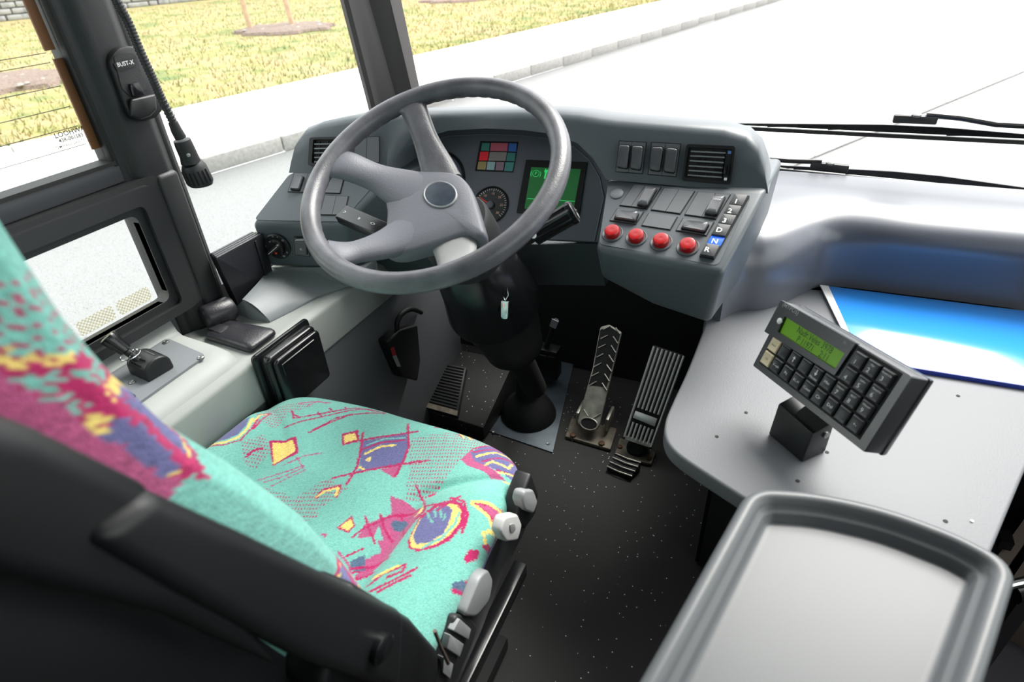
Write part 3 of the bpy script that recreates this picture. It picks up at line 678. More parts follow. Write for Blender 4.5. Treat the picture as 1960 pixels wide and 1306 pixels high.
spoke([(.0, -.02, -.068, .07, .014), (-.05, -.105, -.058, .042, .015), (-.092, -.158, -.034, .026, .015), (-.114, -.184, -.010, .032, .012), (-.122, -.190, -.005, .030, .009)], 'spoke', M_PAD)
spoke([(.04, -.06, -.072, .046, .012), (.072, -.108, -.066, .038, .012), (.095, -.150, -.048, .032, .012), (.112, -.180, -.012, .034, .012), (.119, -.190, -.004, .034, .009)], 'spoke', M_PADLIGHT)
pad = mm([(-74, 62), (-30, 66), (12, 60), (40, 40), (64, 12), (98, -38), (120, -72), (108, -82), (86, -74), (30, -110), (-26, -140), (-62, -140), (-80, -112), (-82, -86), (-100, -44), (-118, -20), (-122, 20), (-104, 52)])
pr = roundpoly(pad, .022, 4)
f = lambda s, h: [wp(p[0] * s + 0 * (1 - s), p[1] * s - .02 * (1 - s), h) for p in pr]
MB().loft([f(.97, -.082), f(1, -.072), f(.995, -.062), f(.97, -.055), f(.9, -.0515), f(.6, -.049), f(.2, -.048)]).build('hub_pad', M_PAD, sw_, smooth=60)
bd = WFR @ Matrix.Translation((0, 0, -.0485)) @ Matrix.Rotation(-.5, 4, 'Z') @ Matrix.Diagonal((1.28, 0.92, 1, 1))
o = MB().lathe(bd, [(.0305, -.003), (.0305, .0025), (.029, .0035), (.0275, .0022)], 40).build('badge', M_GREYKEY, sw_, smooth=50)
MB().lathe(bd, [(.0278, 0), (.0275, .0026), (.015, .0034), (.004, .0036)], 40).build('badge_face', mat('badge_slate', (48, 56, 68), .3, vary=.3, vscale=60), o, smooth=60)
MB().lathe(WFR, [(.05, -.075), (.055, -.09), (.05, -.13)], 32).build('hub_boss', M_BLACK, sw_)

# ================================================================== STEERING COLUMN with stalks
def axp(t): return WC - WN * t
col = thing('steering_column', (-.56, 1.35, 0), 'black steering column housing below the wheel with two stalks', 'steering column')
CF = frame(WC, WU, WN.cross(WU))
def colmesh(name, prof, m, seg=40, sq=1.0, off=(0, 0)):
    ff = CF @ Matrix.Translation((off[0], off[1], 0)) @ Matrix.Diagonal((1, sq, 1, 1)); return MB().lathe(ff, prof, seg).build(name, m, col, smooth=50)
colmesh('upper_shroud', [(.066, -.115), (.072, -.125), (.078, -.18), (.074, -.24), (.06, -.25)], M_FRAME)
colmesh('lower_shroud', [(.07, -.22), (.088, -.25), (.098, -.33), (.112, -.40), (.112, -.408), (.10, -.414)], M_BLACKGLOSS, 44)
colmesh('column_gaiter', [(.098, -.405), (.094, -.45), (.084, -.54), (.076, -.585), (.078, -.598), (.060, -.61)], M_BLACK, 44)
colmesh('column_shaft', [(.035, -.6), (.035, -.86)], M_BLACKMAT, 16)
# left stalk: flat lever with printed symbols
hs = -.12
a = Vector(wp(*uv(WFR, 745, 448, hs), hs)); b = Vector(wp(*uv(WFR, 656, 410, hs), hs))
d = (b - a).normalized()
Fst = frame(a, d, WN.cross(d) * -1 if False else (WN * .75 + Vector((0, -.1, .35))).cross(d))
L = (b - a).length
st_ = MB().flat(Fst, roundpoly([(-.06, -.017), (L, -.019), (L, .019), (-.06, .019)], .004), -.011, .011).bevel(.005, 3).build('indicator_stalk', M_BLACKGLOSS, col)
F_RS = frame(WC, WU, WN.cross(WU))
# front face frame of the stalk, facing the driver
sgn = 1 if (Fst.col[2].xyz).dot(CAM - a) > 0 else -1
nrm = Fst.col[2].xyz * sgn
Fp = frame(a + nrm * .0112, -d, nrm.cross(-d))
for s_, t in (('>', .9), ('o', .58), ('<>', .3), ('I', .04)): lettering(s_, Fp, -L * t, 0, .0003, .012, M_WHITE, st_)
for i in range(3): lettering('o', Fp, -.004, .012 - i * .010, .0003, .009, M_WHITE, st_)
# right stalk: ribbed round grip
hr = -.10
a = Vector(wp(*uv(WFR, 1020, 452, hr), hr)); b = Vector(wp(*uv(WFR, 1100, 404, hr + .02), hr + .02)); d = (b - a).normalized()
core_ = a - d * .13
o = MB().tube([core_, a], .011, 14).build('retarder_stalk', M_BLACK, col)
n_ = 48; rings = []
dd = frame(a, d.cross(Vector((0, 0, 1))), d.cross(d.cross(Vector((0, 0, 1)))))
for t, rr_ in ((0, .015), (.002, .019), ((b - a).length - .012, .0205), ((b - a).length - .010, .0215), ((b - a).length - .002, .0215), ((b - a).length, .019), ((b - a).length, .012)):
    rings.append([a + d * t + (dd.col[0].xyz * math.cos(2 * math.pi * i / n_) + dd.col[1].xyz * math.sin(2 * math.pi * i / n_)) * (rr_ - (.0018 if (i // 3) % 2 and .001 < t < (b - a).length - .011 else 0)) for i in range(n_)])
MB().loft(rings).build('stalk_grip', M_BLACKGLOSS, o, smooth=40)
Fe = frame(b, dd.col[0].xyz, d.cross(dd.col[0].xyz)); 
MB().lathe(Fe, [(.0165, .0002), (.016, .0018), (.0145, .0004), (.006, .0006), (.002, .003), (.0005, .004)], 28).build('grip_cap', M_BLACK, o)
up_ = (CAM - a).normalized()
MB().lathe(frame(a + (up_ - d * up_.dot(d)).normalized() * .018 + d * .004, d, (up_).cross(d)), [(.005, 0), (.005, .0025), (.004, .003)], 12).build('white_mark', M_WHITE, o)
# ignition lock with the key hanging from it
kx = Y(957, 548, .985)
MB().lathe(frame(kx, (1, 0, 0), (0, .3, .95)), [(.016, -.03), (.016, .004), (.012, .008)], 20).build('ignition_lock', M_BLACK, col)
ky = thing('ignition_key', kx + Vector((0, -.012, -.05)), 'silver key hanging from the steering column lock', 'key')
kt = Y(967, 590, .972)
FK = frame(kt, (1, 0, 0.05), (0.02, .25, .97))
MB().flat(FK, roundpoly([(-.009, -.024), (.007, -.024), (.009, .016), (-.009, .016)], [.008, .008, .002, .002]), -.003, .003).bevel(.001).build('key_bow', M_CHROME, ky)
MB().tube([FK @ Vector(p) for p in [(0, .016, 0), (-.006, .03, .002), (-.004, .046, .004), (.006, .046, .004), (.008, .03, .002), (0, .016, 0)]], .0011, 6).build('key_loop', M_CHROME, ky)
# ================================================================== DRIVER SEAT: woven moquette printed in millimetres of the cloth
FC = {'T': (118, 184, 172), 'M': (176, 40, 96), 'P': (178, 86, 128), 'U': (104, 104, 150), 'Y': (232, 206, 118), 'S': (84, 104, 130)}
MOTIFS = [('d','M',[(-556,667),(-449,745),(-398,723),(-435,655),(-444,570),(-486,544),(-518,608)]),('d','M',[(-777,477),(-689,483),(-602,468),(-627,440),(-696,452),(-750,463)]),('d','M',[(-896,640),(-858,678),(-802,689),(-838,649),(-830,597),(-861,603)]),('d','M',[(-847,538),(-829,574),(-791,549),(-782,505),(-809,505)]),('d','M',[(-671,481),(-647,533),(-594,530),(-609,487),(-623,464)]),('f','U',[(-918,525),(-887,533),(-870,551),(-876,578),(-896,605),(-905,596),(-914,565)]),('l','Y',5,[(-910,520),(-880,527),(-863,545),(-866,572),(-884,601)]),('l','M',3,[(-911,514),(-874,521),(-853,542),(-859,577),(-877,609)]),('l','M',3,[(-855,576),(-867,607),(-876,635),(-890,617)]),('l','Y',3,[(-872,593),(-884,619),(-877,625)]),('l','M',4,[(-815,518),(-816,534),(-807,546)]),('l','M',4,[(-905,483),(-903,492),(-893,491)]),('l','M',4,[(-890,476),(-880,485)]),('f','M',[(-811,567),(-776,599),(-740,566),(-763,524)]),('f','Y',[(-802,566),(-776,590),(-749,568),(-765,527)]),('l','P',2,[(-747,488),(-728,506),(-705,540),(-735,555)]),('l','P',2,[(-764,487),(-744,504),(-708,544)]),('l','P',2,[(-728,486),(-715,511),(-698,538)]),('l','P',2,[(-743,533),(-725,564),(-698,580)]),('l','M',3,[(-816,611),(-797,637),(-774,655),(-726,692),(-695,713),(-654,716)]),('l','M',3,[(-839,655),(-818,638),(-800,651),(-782,664),(-718,706),(-663,715)]),('l','M',3,[(-760,615),(-740,649),(-717,679),(-684,698),(-653,714)]),('l','M',3,[(-758,624),(-735,666),(-711,685)]),('l','M',3,[(-826,647),(-815,645)]),('l','M',3,[(-786,669),(-770,662)]),('l','M',3,[(-771,687),(-760,682)]),('l','M',3,[(-743,701),(-734,695)]),('l','P',3,[(-845,679),(-818,696),(-785,705)]),('l','P',3,[(-819,679),(-813,701),(-791,700)]),('f','M',[(-694,632),(-668,651),(-647,628),(-671,607)]),('f','Y',[(-686,630),(-669,643),(-654,629),(-671,614)]),('f','U',[(-640,629),(-571,677),(-545,644),(-536,605),(-599,566)]),('f','P',[(-567,584),(-534,608),(-530,577)]),('l','T',3,[(-626,624),(-604,649),(-568,666)]),('l','Y',4,[(-615,605),(-599,630),(-575,643)]),('l','M',3,[(-626,613),(-605,638),(-565,661)]),('l','Y',3,[(-603,593),(-601,601),(-597,593)]),('l','Y',3,[(-603,575),(-595,573)]),('l','M',4,[(-653,647),(-630,611),(-609,572),(-603,536)]),('l','M',4,[(-670,612),(-626,643),(-553,690)]),('l','M',4,[(-585,702),(-547,649),(-537,616),(-531,581)]),('l','M',4,[(-637,537),(-580,579),(-538,608),(-493,633)]),('l','M',5,[(-636,494),(-633,513),(-611,528),(-602,508)]),('l','Y',4,[(-636,496),(-630,511),(-611,524),(-605,510)]),('l','M',4,[(-531,717),(-512,736),(-502,734)]),('l','Y',4,[(-473,722),(-460,711)]),('l','Y',4,[(-463,730),(-446,715)]),('l','M',2,[(-475,718),(-461,709)]),('l','M',2,[(-459,733),(-444,719)]),('l','M',2,[(-448,743),(-420,728)]),('f','P',[(-435,655),(-427,685),(-377,663),(-336,654),(-364,643),(-386,649),(-415,648)]),('f','U',[(-425,677),(-409,713),(-368,735),(-326,721),(-311,689),(-317,660),(-340,663),(-377,663),(-408,663)]),('l','M',3,[(-419,682),(-387,715),(-336,726)]),('l','M',3,[(-395,668),(-370,695),(-333,710)]),('l','M',3,[(-427,685),(-404,718),(-365,736),(-324,719)]),('l','M',3,[(-363,663),(-343,669),(-325,679)]),('l','Y',4,[(-410,674),(-382,705),(-337,718)]),('l','Y',4,[(-378,677),(-346,682),(-345,697)]),('l','Y',4,[(-386,664),(-379,675)]),('l','Y',3,[(-357,661),(-328,676)]),('l','Y',3,[(-341,648),(-325,655)]),('l','M',5,[(-318,638),(-316,657),(-303,653)]),('l','M',5,[(-312,631),(-309,651)]),('f','P',[(-515,542),(-477,543),(-441,536),(-446,508),(-449,483),(-452,443),(-463,413),(-478,389),(-484,422),(-471,450),(-490,466),(-516,452),(-521,479),(-491,512)]),('f','T',[(-491,458),(-500,487),(-479,467)]),('l','M',3,[(-525,450),(-519,471),(-491,507),(-452,540),(-404,557)]),('l','M',3,[(-530,492),(-503,469),(-486,456)]),('l','M',3,[(-509,505),(-487,484),(-465,473)]),('l','M',3,[(-485,577),(-455,556),(-439,536),(-446,517)]),('l','M',3,[(-478,521),(-449,483)]),('l','M',3,[(-485,400),(-469,421),(-449,444)]),('l','M',3,[(-478,392),(-460,414)]),('f','S',[(-485,497),(-480,507),(-466,514),(-457,508),(-460,494),(-473,491)]),('f','M',[(-457,572),(-448,580),(-442,575),(-450,567)]),('f','M',[(-561,456),(-552,485),(-534,471),(-536,455)]),('f','Y',[(-557,459),(-550,479),(-537,470),(-539,458)]),('f','S',[(-501,412),(-487,432),(-473,410),(-489,400)]),('l','M',3,[(-512,417),(-497,438)]),('l','M',3,[(-493,401),(-471,420)]),('f','M',[(-436,476),(-426,463),(-406,458),(-384,468),(-366,489),(-358,521),(-364,545),(-379,560),(-400,564),(-425,549),(-442,523)]),('f','Y',[(-435,480),(-422,464),(-403,464),(-383,477),(-370,499),(-366,526),(-373,546),(-387,555),(-400,554),(-421,543),(-438,516)]),('f','U',[(-431,482),(-414,471),(-394,478),(-381,498),(-382,521),(-389,544),(-406,552),(-423,541),(-436,519),(-435,500)]),('l','T',3,[(-432,531),(-423,522)]),('l','T',3,[(-422,539),(-412,526)]),('l','T',3,[(-410,539),(-401,526)]),('l','T',3,[(-418,519),(-411,514)]),('l','T',3,[(-394,521),(-397,532)]),('l','T',4,[(-401,467),(-380,489),(-372,519),(-375,541)]),('l','M',4,[(-406,567),(-379,565),(-360,543),(-355,512)]),('l','M',4,[(-415,538),(-391,573)]),('f','Y',[(-454,522),(-449,546),(-443,531)]),('f','M',[(-365,566),(-351,579),(-314,589),(-313,565),(-311,546),(-328,560)]),('f','P',[(-357,569),(-318,584),(-318,564),(-326,564)]),('l','Y',4,[(-364,566),(-346,563),(-328,560),(-317,545),(-327,530),(-318,519)]),('l','Y',4,[(-364,570),(-345,580),(-319,584)]),('l','Y',4,[(-310,566),(-304,549)]),('l','M',5,[(-318,512),(-309,527),(-307,544)]),('l','M',5,[(-305,513),(-310,530)]),('f','M',[(-335,473),(-333,491),(-322,501),(-318,489),(-328,471)]),('l','U',16,[(-299,468),(-299,501),(-302,541),(-306,572)]),('l','S',10,[(-324,431),(-309,450),(-297,469)]),('l','M',4,[(-317,447),(-305,461),(-293,462)]),('l','M',4,[(-326,423),(-312,432),(-310,446)]),('l','M',4,[(-297,502),(-305,548)]),('l','Y',4,[(-314,459),(-296,462)]),('l','M',4,[(-452,389),(-440,410),(-411,434),(-409,422),(-428,407)]),('l','M',4,[(-440,380),(-415,404),(-390,430)]),('l','M',4,[(-427,382),(-408,403),(-392,417)]),('l','Y',4,[(-452,403),(-433,420),(-423,429)]),('l','P',3,[(-576,436),(-570,440),(-567,434)]),('l','P',3,[(-529,419),(-502,408),(-484,393)])]
def inpoly(px, py, P):
    r = np.zeros(px.shape, bool); n = len(P)
    for i in range(n):
        x1, y1 = P[i - 1]; x2, y2 = P[i]
        c = ((y1 > py) != (y2 > py))
        with np.errstate(divide='ignore', invalid='ignore'): r ^= c & (px < (x2 - x1) * (py - y1) / (y2 - y1 + 1e-12) + x1)
    return r
def nearline(px, py, P, w_):
    r = np.zeros(px.shape, bool)
    for i in range(len(P) - 1):
        ax, ay = P[i]; bx, by = P[i + 1]; dx, dy = bx - ax, by - ay; q = dx * dx + dy * dy + 1e-9
        t = np.clip(((px - ax) * dx + (py - ay) * dy) / q, 0, 1)
        r |= (px - ax - t * dx) ** 2 + (py - ay - t * dy) ** 2 < (w_ * .5) ** 2
    return r
def paint(x, y, motifs, seed=1, jit=1.3):
    """x, y: cloth coordinates in mm -> linear colours"""
    rs = np.random.RandomState(seed); n = x.shape
    px = x + rs.randn(*n) * jit * .6; py = y + rs.randn(*n) * jit * .6
    L = {k: np.array(lin(v)[:3]) for k, v in FC.items()}
    out = np.tile(L['T'], (*n, 1)) * (1 + .10 * rs.randn(*n)[..., None]) * (1 + .06 * np.sin(x / 31 + np.sin(y / 47)))[..., None]
    for m in motifs:
        if m[0] == 'f': k = inpoly(px, py, m[2])
        elif m[0] == 'l': k = nearline(px, py, m[3], m[2] * 1.25)
        else: k = inpoly(x, y, m[2]) & (np.mod(x * .94 + y * .34, 5.2) < 2.0) & (np.mod(-x * .34 + y * .94, 8.0) < 4.2)
        if k.any(): out[k] = L[m[1]] * (1 + .12 * rs.randn(k.sum())[:, None])
    return np.clip(out, 0.002, 1)
M_CLOTH = bpy.data.materials.new('seat_moquette'); M_CLOTH.use_nodes = True
nt = M_CLOTH.node_tree; b = nt.nodes['Principled BSDF']; at = nt.nodes.new('ShaderNodeAttribute'); at.attribute_name = 'cloth'
nt.links.new(at.outputs['Color'], b.inputs['Base Color']); b.inputs['Roughness'].default_value = .95; b.inputs['Specular IOR Level'].default_value = .1
b.inputs['Sheen Weight'].default_value = .25; b.inputs['Sheen Roughness'].default_value = .5
g = nt.nodes.new('ShaderNodeNewGeometry'); n1 = nt.nodes.new('ShaderNodeTexNoise'); n1.inputs['Scale'].default_value = 600; nt.links.new(g.outputs['Position'], n1.inputs['Vector'])
bp = nt.nodes.new('ShaderNodeBump'); bp.inputs['Distance'].default_value = .0015; bp.inputs['Strength'].default_value = .7; nt.links.new(n1.outputs['Fac'], bp.inputs['Height']); nt.links.new(bp.outputs['Normal'], b.inputs['Normal'])
def clothgrid(name, V, C, parent):
    """V: (n, m, 3) world points, C: (n, m, 3) colours"""
    n, m = V.shape[:2]; idx = np.arange(n * m).reshape(n, m)
    F = np.stack([idx[:-1, :-1], idx[1:, :-1], idx[1:, 1:], idx[:-1, 1:]], -1).reshape(-1, 4)
    me = bpy.data.meshes.new(name); k = len(F)
    me.vertices.add(n * m); me.vertices.foreach_set('co', (V.reshape(-1, 3) - np.array(WM[parent.name].translation)).ravel())
    me.loops.add(k * 4); me.loops.foreach_set('vertex_index', F.ravel()); me.polygons.add(k); me.polygons.foreach_set('loop_start', np.arange(k) * 4); me.polygons.foreach_set('loop_total', np.full(k, 4))
    me.update(calc_edges=True); me.polygons.foreach_set('use_smooth', np.ones(k, bool))
    at = me.attributes.new('cloth', 'FLOAT_COLOR', 'POINT'); at.data.foreach_set('color', np.concatenate([C.reshape(-1, 3), np.ones((n * m, 1))], 1).ravel())
    me.materials.append(M_CLOTH); o = bpy.data.objects.new(name, me); COL.objects.link(o); o.parent = parent; WM[o.name] = WM[parent.name]
    return o
seat = thing('driver_seat', (-.6, .5, 0), 'driver seat in turquoise patterned moquette with black side armrest', 'seat')
# cushion: rounded plan, raised side bolsters, waterfall front, skirts that roll under
NX, NY = 470, 400
s = np.linspace(-1.16, 1.16, NX)[:, None] * np.ones((1, NY)); t = np.linspace(-1.14, 1.14, NY)[None, :] * np.ones((NX, 1))
cx, cy, hx, hy = -.618, .475, .304, .258
def roundmap(s, t, p=7.0):
    r = np.maximum(np.abs(s), np.abs(t)) + 1e-9; q = (np.abs(s / r) ** p + np.abs(t / r) ** p) ** (1 / p)
    return s / q, t / q, r
a_, b_, r_ = roundmap(s, t)
rim = np.clip(r_, 0, 1); over = np.clip(r_ - 1, 0, 1)
fx = np.where(r_ > 1, a_ / r_, a_); fy = np.where(r_ > 1, b_ / r_, b_)
edge_ = np.clip((rim - .80) / .20, 0, 1)
shr = 1 - .0 * edge_
Xc = cx + fx * hx * (1 - over * .25) * (1 - .05 * np.clip(fy, 0, 1)) - .012 * np.clip(-fy, 0, 1) * np.sign(fx) * 0; Yc = cy + fy * hy * (1 - over * .25)
Yc = Yc + .014 * (1 - fx ** 2) * np.clip(fy, 0, 1) + .02 * fx * np.clip(fy, 0, 1) * 0
base = .545
inn = .50 + .42 * np.clip((fy - .3) / .4, 0, 1) ** 1.5
bol = np.clip((np.abs(fx) - inn) / .30, 0, 1); bol = bol * bol * (3 - 2 * bol)
Zc = base + .016 * bol - np.where(fx > 0, .010, .004) * np.exp(-((np.abs(fx) - inn) / .05) ** 2) * np.clip((.8 - fy) / .4, 0, 1) - .008 * np.cos(fx * 1.6) * (fy < 2) * np.clip((.7 - fy), 0, 1)
Zc = Zc - .034 * (1 - np.sqrt(np.clip(1 - edge_ ** 2.2, 0, 1))) - over * .62
Zc = Zc + .004 * np.sin(fx * 9 + fy * 4) * .3
V = np.stack([Xc, Yc, Zc], -1)
# cloth coordinates run over the edge with the fabric
C = paint((cx + fx * hx * (1 + over * .8)) * 1000, (cy + fy * hy * (1 + over * .8) + 0 * fx) * 1000, MOTIFS)
cu = clothgrid('seat_cushion', V, C, seat)
def motif_set(seed, x0, x1, y0, y1, k, sc):
    rs = random.Random(seed); out = []
    for i in range(k):
        x = rs.uniform(x0, x1); y = rs.uniform(y0, y1); q = rs.random(); an = rs.uniform(0, 6.28); R = sc * rs.uniform(.6, 1.3)
        tr = lambda L: [(x + R * (a * math.cos(an) - b * math.sin(an)), y + R * (a * math.sin(an) + b * math.cos(an))) for a, b in L]
        circ = lambda r, a0=0, a1=6.28, n=14: [(r * math.cos(a0 + (a1 - a0) * j / n), r * math.sin(a0 + (a1 - a0) * j / n)) for j in range(n + 1)]
        if q < .35: out += [('f', 'M', tr(circ(1))), ('f', 'Y', tr(circ(.85))), ('f', 'U', tr([(a * .72 - .1, b * .72) for a, b in circ(1)]))]
        elif q < .6: out += [('f', 'P', tr([(-1, -.5), (.2, -.8), (1.2, .1), (.3, .7), (-.8, .4)])), ('l', 'M', 6, tr([(-1.4, -.8), (0, 0), (1.5, .4)])), ('l', 'M', 5, tr([(-.4, 1), (.3, -.2), (.2, -1.2)]))]
        elif q < .8: out += [('f', 'M', tr([(-.6, -.5), (.6, -.5), (.7, .5), (-.5, .6)])), ('f', 'Y', tr([(-.42, -.36), (.45, -.36), (.5, .36), (-.36, .42)]))]
        else: out += [('l', 'M', 7, tr([(-1.2, -.3), (-.4, .2), (.3, -.1), (1.3, .4)])), ('l', 'Y', 5, tr([(-1, -.1), (-.3, .35), (.4, .1)])), ('d', 'M', tr([(-1.6, -1.2), (1.4, -1), (1.2, 1.3), (-1.4, 1)]))]
    return out
BZ = [.56, .66, .74, .84, .95, 1.03, 1.09, 1.14, 1.2, 1.4]; BY = [.346, .323, .304, .278, .234, .197, .180, .171, .168, .160]
# backrest: padded front that wraps round to the sides, leaning back
NU, NV = 220, 260
u = np.linspace(-1.35, 1.35, NU)[:, None] * np.ones((1, NV)); v = np.linspace(0, 1, NV)[None, :] * np.ones((NU, 1))
uc = np.clip(u, -1, 1); ov = np.clip(np.abs(u) - 1, 0, 1)
zb = .58 + .80 * v
hw = .248 - .05 * np.clip(v - .62, 0, 1) ** 1.0 - .02 * np.clip(.15 - v, 0, 1)
yb = np.interp(zb, BZ, BY)            # reclined, gently curved
prof = .012 * np.abs(uc) ** 3 - .032 * np.clip((np.abs(uc) - .72) / .28, 0, 1) ** 2.4
lum = .0 * np.exp(-((v - .25) / .14) ** 2)
Xb = -.604 + uc * hw + np.sign(u) * .006 * np.sin(np.clip(ov / .35, 0, 1) * np.pi)
Yb = yb + prof + lum - ov * .30
V = np.stack([Xb, Yb, zb], -1)
bm_ = motif_set(11, 100, 700, 0, 800, 34, 46) + [('f', 'P', [(612, 430), (690, 410), (690, 640), (640, 620), (618, 520)]), ('l', 'M', 8, [(600, 420), (592, 480), (610, 540)]), ('l', 'M', 12, [(660, 420), (650, 520), (670, 620)]), ('l', 'M', 9, [(470, 120), (540, 240), (600, 130)]), ('f', 'Y', [(500, 130), (545, 210), (575, 140)])]
C = paint(350 + u * 250, v * 800, bm_, seed=5, jit=2.5)
clothgrid('backrest', V, C, seat)
# black back shell behind the padding
def shell(a, b):
    v_ = a; th = (b - .5) * 2
    z = .56 + .80 * v_; y0 = float(np.interp(z, BZ, BY))
    x = -.604 + .246 * math.copysign(min(1, abs(th) * 1.25), th); yy = y0 - .15 - .05 * (1 - abs(th) ** 4) + (.10 * max(0, abs(th) - .8) / .2)
    return Vector((x, yy, z))
g0 = MB().grid(shell, 24, 20); bmesh.ops.solidify(g0.bm, geom=g0.bm.faces[:], thickness=.012); g0.build('back_shell', M_BLACK, seat, smooth=50)
# side of the backrest under the armrest: black stands for its cloth in shade
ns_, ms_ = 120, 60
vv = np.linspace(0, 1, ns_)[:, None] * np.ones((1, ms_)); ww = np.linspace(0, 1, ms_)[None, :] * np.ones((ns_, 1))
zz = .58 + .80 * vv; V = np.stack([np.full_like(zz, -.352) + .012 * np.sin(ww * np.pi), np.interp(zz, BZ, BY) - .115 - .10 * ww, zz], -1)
bs_ = MB(); bs_.grid(lambda a, b: Vector(V[int(round(a * 29)) * (ns_ - 1) // 29, int(round(b * 9)) * (ms_ - 1) // 9]), 30, 10).build('shaded_side', M_BLACK, seat, smooth=60)
# folded-up armrest on the right
arm_x0, arm_x1 = -.325, -.275
def armp(y, z, x): return Vector((x, y, z))
def armsec(pts, x0, x1, name, m, parent, bev=.010):
    o = MB().loft([[Vector((x0, y, z)) for y, z in pts], [Vector((x1, y, z)) for y, z in pts]]); o.bevel(bev, 4, 20)
    return o.build(name, m, parent, smooth=50)
up1 = [X(a, b, -.285) for a, b in [(780, 1175), (480, 1027), (302, 945), (165, 1040), (340, 1140), (600, 1275), (770, 1330)]]
arm = armsec([(p.y, p.z) for p in up1], -.335, -.285, 'armrest', M_BLACK, seat, .012)
up2 = [X(a, b, -.292) for a, b in [(300, 935), (100, 834), (-120, 760), (-260, 900), (-60, 1100), (330, 1190), (560, 1290)]]
armsec([(p.y, p.z) for p in up2], -.345, -.293, 'armrest_upper', M_BLACK, seat, .014)
kb_ = X(726, 1240, -.284)
MB().lathe(frame(kb_, (0, 1, .2), (0, -.2, 1)), [(.016, -.004), (.016, .006), (.012, .009), (.004, .0095)], 26).build('armrest_pivot', M_BLACKGLOSS, arm)
# pivot bracket below the armrest
pc = [X(a, b, -.30) for a, b in [(690, 1120), (800, 1190), (850, 1250), (850, 1330), (700, 1420), (620, 1330)]]
armsec([(p.y, p.z) for p in pc], -.36, -.305, 'armrest_bracket', M_BLACK, seat, .012)
# side control bar with grey levers and square buttons
def sx(px, py, x=-.315): return X(px, py, x)
bar = [Vector((-.318, y, z)) for y, z in ((.69, .525), (.71, .47), (.66, .41), (.55, .405), (.47, .375), (.34, .35), (.30, .40), (.34, .49), (.50, .505), (.62, .52))]
ctl = MB().loft([[p for p in bar], [p + Vector((-.05, 0, 0)) for p in bar]]).bevel(.005, 2).build('control_panel', M_FRAME, seat)
def knob(pts, x, th, name, r=.008, m=M_GREYKEY, bev=.004):
    q = [X(a, b, x) for a, b in pts]; P2 = roundpoly([(p.y, p.z) for p in q], r)
    return MB().loft([[Vector((x - th, y, z)) for y, z in P2], [Vector((x, y, z)) for y, z in P2]]).bevel(bev, 3, 50).build(name, m, ctl, smooth=50)
k1 = [X(a, b, -.300) for a, b in [(1000, 950), (1018, 905), (1032, 945), (1026, 985), (1005, 1015), (990, 1000)]]
MB().loft([[p + Vector((-.03, 0, 0)) for p in k1], k1]).bevel(.006, 3).build('lever_housing', M_BLACK, ctl)
knob([(1005, 940), (1022, 938), (1030, 960), (1022, 984), (1006, 978), (1000, 960)], -.292, .02, 'tilt_knob')
o = knob([(968, 990), (992, 985), (1000, 1005), (992, 1035), (970, 1038), (958, 1020)], -.290, .018, 'height_lever', m=mat('pale_lever', (206, 206, 204), .4))
knob([(976, 1004), (986, 1002), (988, 1016), (978, 1022)], -.2885, .002, 'lever_dimple', bev=.0008)
knob([(935, 1090), (945, 1110), (938, 1150), (912, 1182), (888, 1180), (905, 1140), (920, 1105)], -.300, .018, 'backrest_lever', r=.012)
pan = knob([(875, 1178), (900, 1180), (915, 1200), (905, 1235), (862, 1330), (830, 1330), (845, 1260)], -.304, .015, 'button_panel', m=M_FRAME)
for q in ([(880, 1185), (902, 1205), (897, 1225), (868, 1208)], [(862, 1215), (888, 1234), (880, 1258), (856, 1242)], [(850, 1258), (868, 1272), (862, 1300), (848, 1288)]):
    knob(q, -.300, .01, 'square_button', r=.002, bev=.001)
MB().tube([X(832, 1208, -.29), X(842, 1235, -.285), X(858, 1270, -.283)], [.0028, .0022, .0028], 8).build('thin_lever', mat('bronze_lever', (120, 108, 100), .4, metal=.5), ctl)
# seat base and rails
MB().box((-.6, .43, .38), (.44, .40, .20)).bevel(.02, 3).build('seat_frame', M_BLACKMAT, seat)
MB().box((-.6, .40, .17), (.40, .34, .34)).bevel(.03, 3).build('suspension_bellows', M_RUBBER, seat)
MB().box((-.6, .40, .02), (.46, .50, .04)).bevel(.008).build('base_plate', M_BLACKMAT, seat)
for x_ in (-.318, -.88):
    MB().box((x_, .38, .34), (.025, .50, .035)).bevel(.003).build('slide_rail', M_BLACKGLOSS, seat)
# ================================================================== LEFT SIDE: ledge, brake console and what lies on them
LZ = .635
c6 = crop(380, 450, 3.956); cb = crop(160, 600, 6.125)
ldg = MB().loft([[Vector(p) for p in [(-1.15, y, .60), (-1.15, y, LZ), (-.945, y, LZ), (-.928, y, LZ - .012), (-.925, y, .525), (-1.15, y, .525)]] for y in (.40, .9, 1.30)]).bevel(.006, 3, 25).build('trim_3', M_LEDGE, smooth=50); struct(ldg, 'light grey side ledge under the quarter window')
lwp = MB().box((-1.03, .55, .265), (.20, 1.9, .53)).bevel(.006).build('trim_4', M_LEDGEDARK); struct(lwp, 'dark grey lower side panel beside the pedals')
con = thing('brake_console', (-1.04, .2, .5), 'light grey moulded console carrying the parking brake by the window', 'console')
sec = [(-1.148, .50), (-1.148, .705), (-1.136, .708), (-1.122, .672), (-1.11, .664), (-1.0, .660), (-.972, .656), (-.948, .640), (-.934, .612), (-.930, .55), (-.930, .46), (-.930, .30), (-1.148, .30)]
rings = []
for y, s_ in ((-.5, 1), (.3, 1), (.58, 1), (.64, .995), (.663, .985), (.672, .965)):
    rings.append([Vector((-1.148 + (x + 1.148) * s_, y + .03 * (x + .91) * -1 * (1 if y > .5 else 0), .30 + (z - .30) * (1 - (1 - s_) * .6))) for x, z in sec])
MB().loft(rings).build('console_body', M_LEDGE, con, smooth=45)
